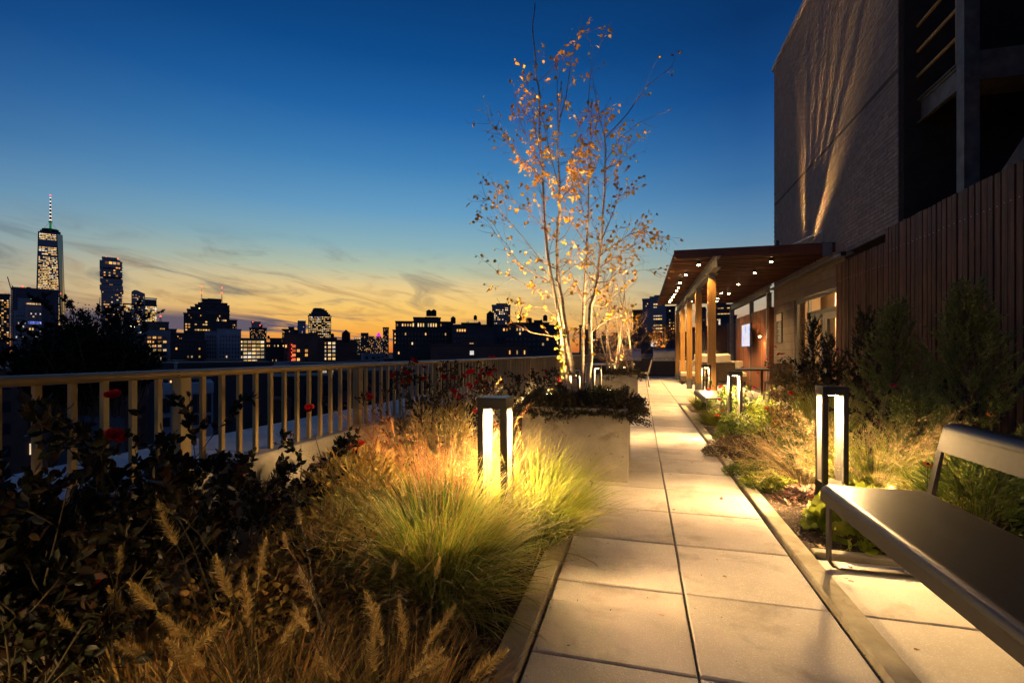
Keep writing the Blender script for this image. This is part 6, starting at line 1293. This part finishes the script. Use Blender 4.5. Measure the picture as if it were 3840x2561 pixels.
# 26 near brick row, and what shows through the railing
e, f = bframe('brick_row_house', 1800, 92, 'reddish brick low building with a single bright window above the railing'); tier(f, 1615, 1980, 1297, C_brick, 12); tier(f, 1734, 1786, 1280, C_brick, 6, 1); wins(f, 1758, 1778, 1285, 1297, 1, 1, 1, W_cool, .7, .8, off=.9, split=2); wins(f, 1760, 1779, 1314, 1332, 1, 1, 1, W_cool, .75, .85, split=2); wins(f, 1905, 1975, 1312, 1330, 5, 1, .5, W_warm, .3, .8); wins(f, 1640, 1750, 1312, 1332, 5, 1, .05, W_warm, .4, .7)
e, f = bframe('white_parapet_house', 700, 48, 'apartment house with white parapet and big dark windows seen through the balusters'); tier(f, 602, 802, 1452, C_grey, 8, 0, par_=False); q = MB(); q.box(lx(f, 600), lx(f, 804), -.15, 8, lz(f, 1475), lz(f, 1437)); q.build('white_parapet', M_white, e); q = MB(); q.box(lx(f, 610), lx(f, 770), 2, 6, lz(f, 1440), lz(f, 1424)); q.build('roof_room', C_brick, e)
wins(f, 612, 760, 1428, 1437, 7, 1, .5, W_warm, .7, .9, off=1.95); wins(f, 606, 718, 1488, 1545, 3, 1, .0, W_warm, .75, .85, split=2); wins(f, 720, 798, 1480, 1550, 2, 1, 0, W_warm, .8, .9, split=2); wins(f, 720, 798, 1556, 1600, 2, 1, .5, W_red, .8, .7, split=2); wins(f, 606, 718, 1556, 1600, 3, 1, .1, W_red, .7, .7)
e, f = bframe('brick_terrace_block', 900, 66, 'long low brick block below the railing'); tier(f, 812, 1100, 1516, C_brick, 10); wins(f, 830, 1090, 1535, 1560, 6, 1, .1, W_warm, .3, .7)
e, f = bframe('flat_roof_store', 1250, 110, 'flat roofed building with two bright windows seen through the balusters'); tier(f, 1100, 1420, 1368, C_dark, 20); wins(f, 1205, 1255, 1387, 1405, 2, 1, 1, W_cool, .6, .8, split=2); wins(f, 1270, 1320, 1385, 1440, 2, 2, .8, W_warm, .35, .6); wins(f, 1110, 1400, 1450, 1520, 9, 3, .08, W_warm, .4, .5)
# lit terrace spot far left, orange
e, f = bframe('corner_shop', 20, 90, 'lit orange room at the far left behind the railing'); tier(f, -60, 70, 1420, C_dark, 10); wins(f, 20, 68, 1440, 1472, 1, 1, 1, W_warm, .9, .8); 
e, f = bframe('grey_roof_left', 40, 150, 'pale flat roof at the far left under a red traffic glow'); tier(f, -80, 105, 1360, C_grey, 14); tier(f, -80, 60, 1345, C_dark, 10, 2); beacon(f, 53, 1334, 7, 1.5); beacon(f, -2, 1354, 8, -.5, bpy.data.materials['orange_floodlight'], 'floodlight')
e, f = bframe('vent_stack', 659, 55, 'short capped metal vent standing just above the rail', cat='vent'); q = MB(); q.tube([(0, 0, lz(f, 1395)), (0, 0, lz(f, 1362))], .13, 10); q.build('pipe', M_steel, e); q = MB(); q.lathe([(.28, lz(f, 1362)), (.02, lz(f, 1354))], 10); q.build('cap', M_coping, e)
e, f = bframe('vent_roof', 659, 58, 'dark flat roof below the metal vent'); tier(f, 560, 1060, 1372, C_dark, 9)
e, f = bframe('skylight_house', 830, 120, 'blue glowing skylight on a low roof above the railing'); tier(f, 790, 930, 1366, C_dark, 10); q = MB(); q.add([(lx(f, 808), 0, lz(f, 1357)), (lx(f, 850), 0, lz(f, 1368)), (lx(f, 835), 4, lz(f, 1366)), (lx(f, 808), 4, lz(f, 1355))], [(0, 1, 2, 3)]); q.build('skylight', M_coping, e)
# low dark fill
for i in range(74):
    d = random.choice((75, 110, 150, 200, 260, 340, 430)); u = random.uniform(-120, 2330); w_ = random.uniform(60, 150) * 160 / d ** .9 * .6; v = 1322 + random.uniform(.9, 1.6) * 36 * (150 / d) ** .8 if d < 300 else 1322 + random.uniform(-36, 14)
    if d >= 300 and 1300 < u < 1480: v = 1322 + random.uniform(2, 12)
    e, f = bframe('low_building', u, d, 'dark low building sunk among the unlit roofs under the skyline', rot=random.uniform(-.3, .3), group='dark low buildings under the skyline'); tier(f, u - w_ / 2, u + w_ / 2, v, random.choice((C_dark, C_dark, C_brick, C_grey)), random.uniform(8, 20))
    nc = max(2, int(w_ * f['kx'] / 3.2)); nr = 5; hpx = 3.4 / f['kz']
    wins(f, u - w_ / 2 + 1, u + w_ / 2 - 1, v + 3, v + 3 + nr * hpx, nc, nr, random.choice((.03, .06, .12)), random.choice((W_warm, W_warm, W_bright, W_cool)), .4, .5, off=-.03, mode='stuffr')
# big dark tree left
def citytree(u, vb, vt, d, wpx, label, n, dens, sz, top_sparse=True):
    p = cam(u, vb, d); e = empty('leafy_tree', p); h = (vb - vt) / FPX * d; r = wpx / 2 / FPX * d; mb = MB(); out = []
    for i in range(n):
        a = random.uniform(0, 6.28); q = random.uniform(0, 1) ** .6; grow(mb, Vector((math.cos(a) * r * q * .6, math.sin(a) * r * q * .4, 0)), Vector((math.cos(a) * .35 * q, math.sin(a) * .35 * q, 1)), h * (1.02 - .55 * q ** 1.5) * random.uniform(.8, 1), .07, 2, out, seg=7, wander=.1, up=.03, kids=(4, 6), spread=.8, klen=.33, n=5)
    mb.build('trunk', M_twig, e); P, D = along(out, dens, (0, 1), .1); m_ = 9000; U = unit(rng.normal(size=(m_, 3))) * (rng.random((m_, 1)) ** .45) * (r * .8, r * .5, h * .34) + (0, 0, h * .45) + rng.normal(size=(m_, 3)) * r * .1; P = np.concatenate([P, U]); D = np.concatenate([D, rng.normal(size=(m_, 3))]); link('crown', leafmesh('crown', L_citytree, [scatter(LEAF, P, D, sz * rng.uniform(.6, 1.3, len(P)))]), e); return tag(e, label, 'tree')
citytree(300, 1560, 1055, 26, 330, 'large dark tree silhouetted before the skyline on the left', 30, 38, .12)
citytree(435, 1560, 1120, 26.5, 300, 'right hand lobe tree of the dark foliage mass on the left', 26, 38, .12)
citytree(185, 1560, 1170, 25.5, 260, 'lower dark tree at the left of the foliage mass', 26, 38, .12)
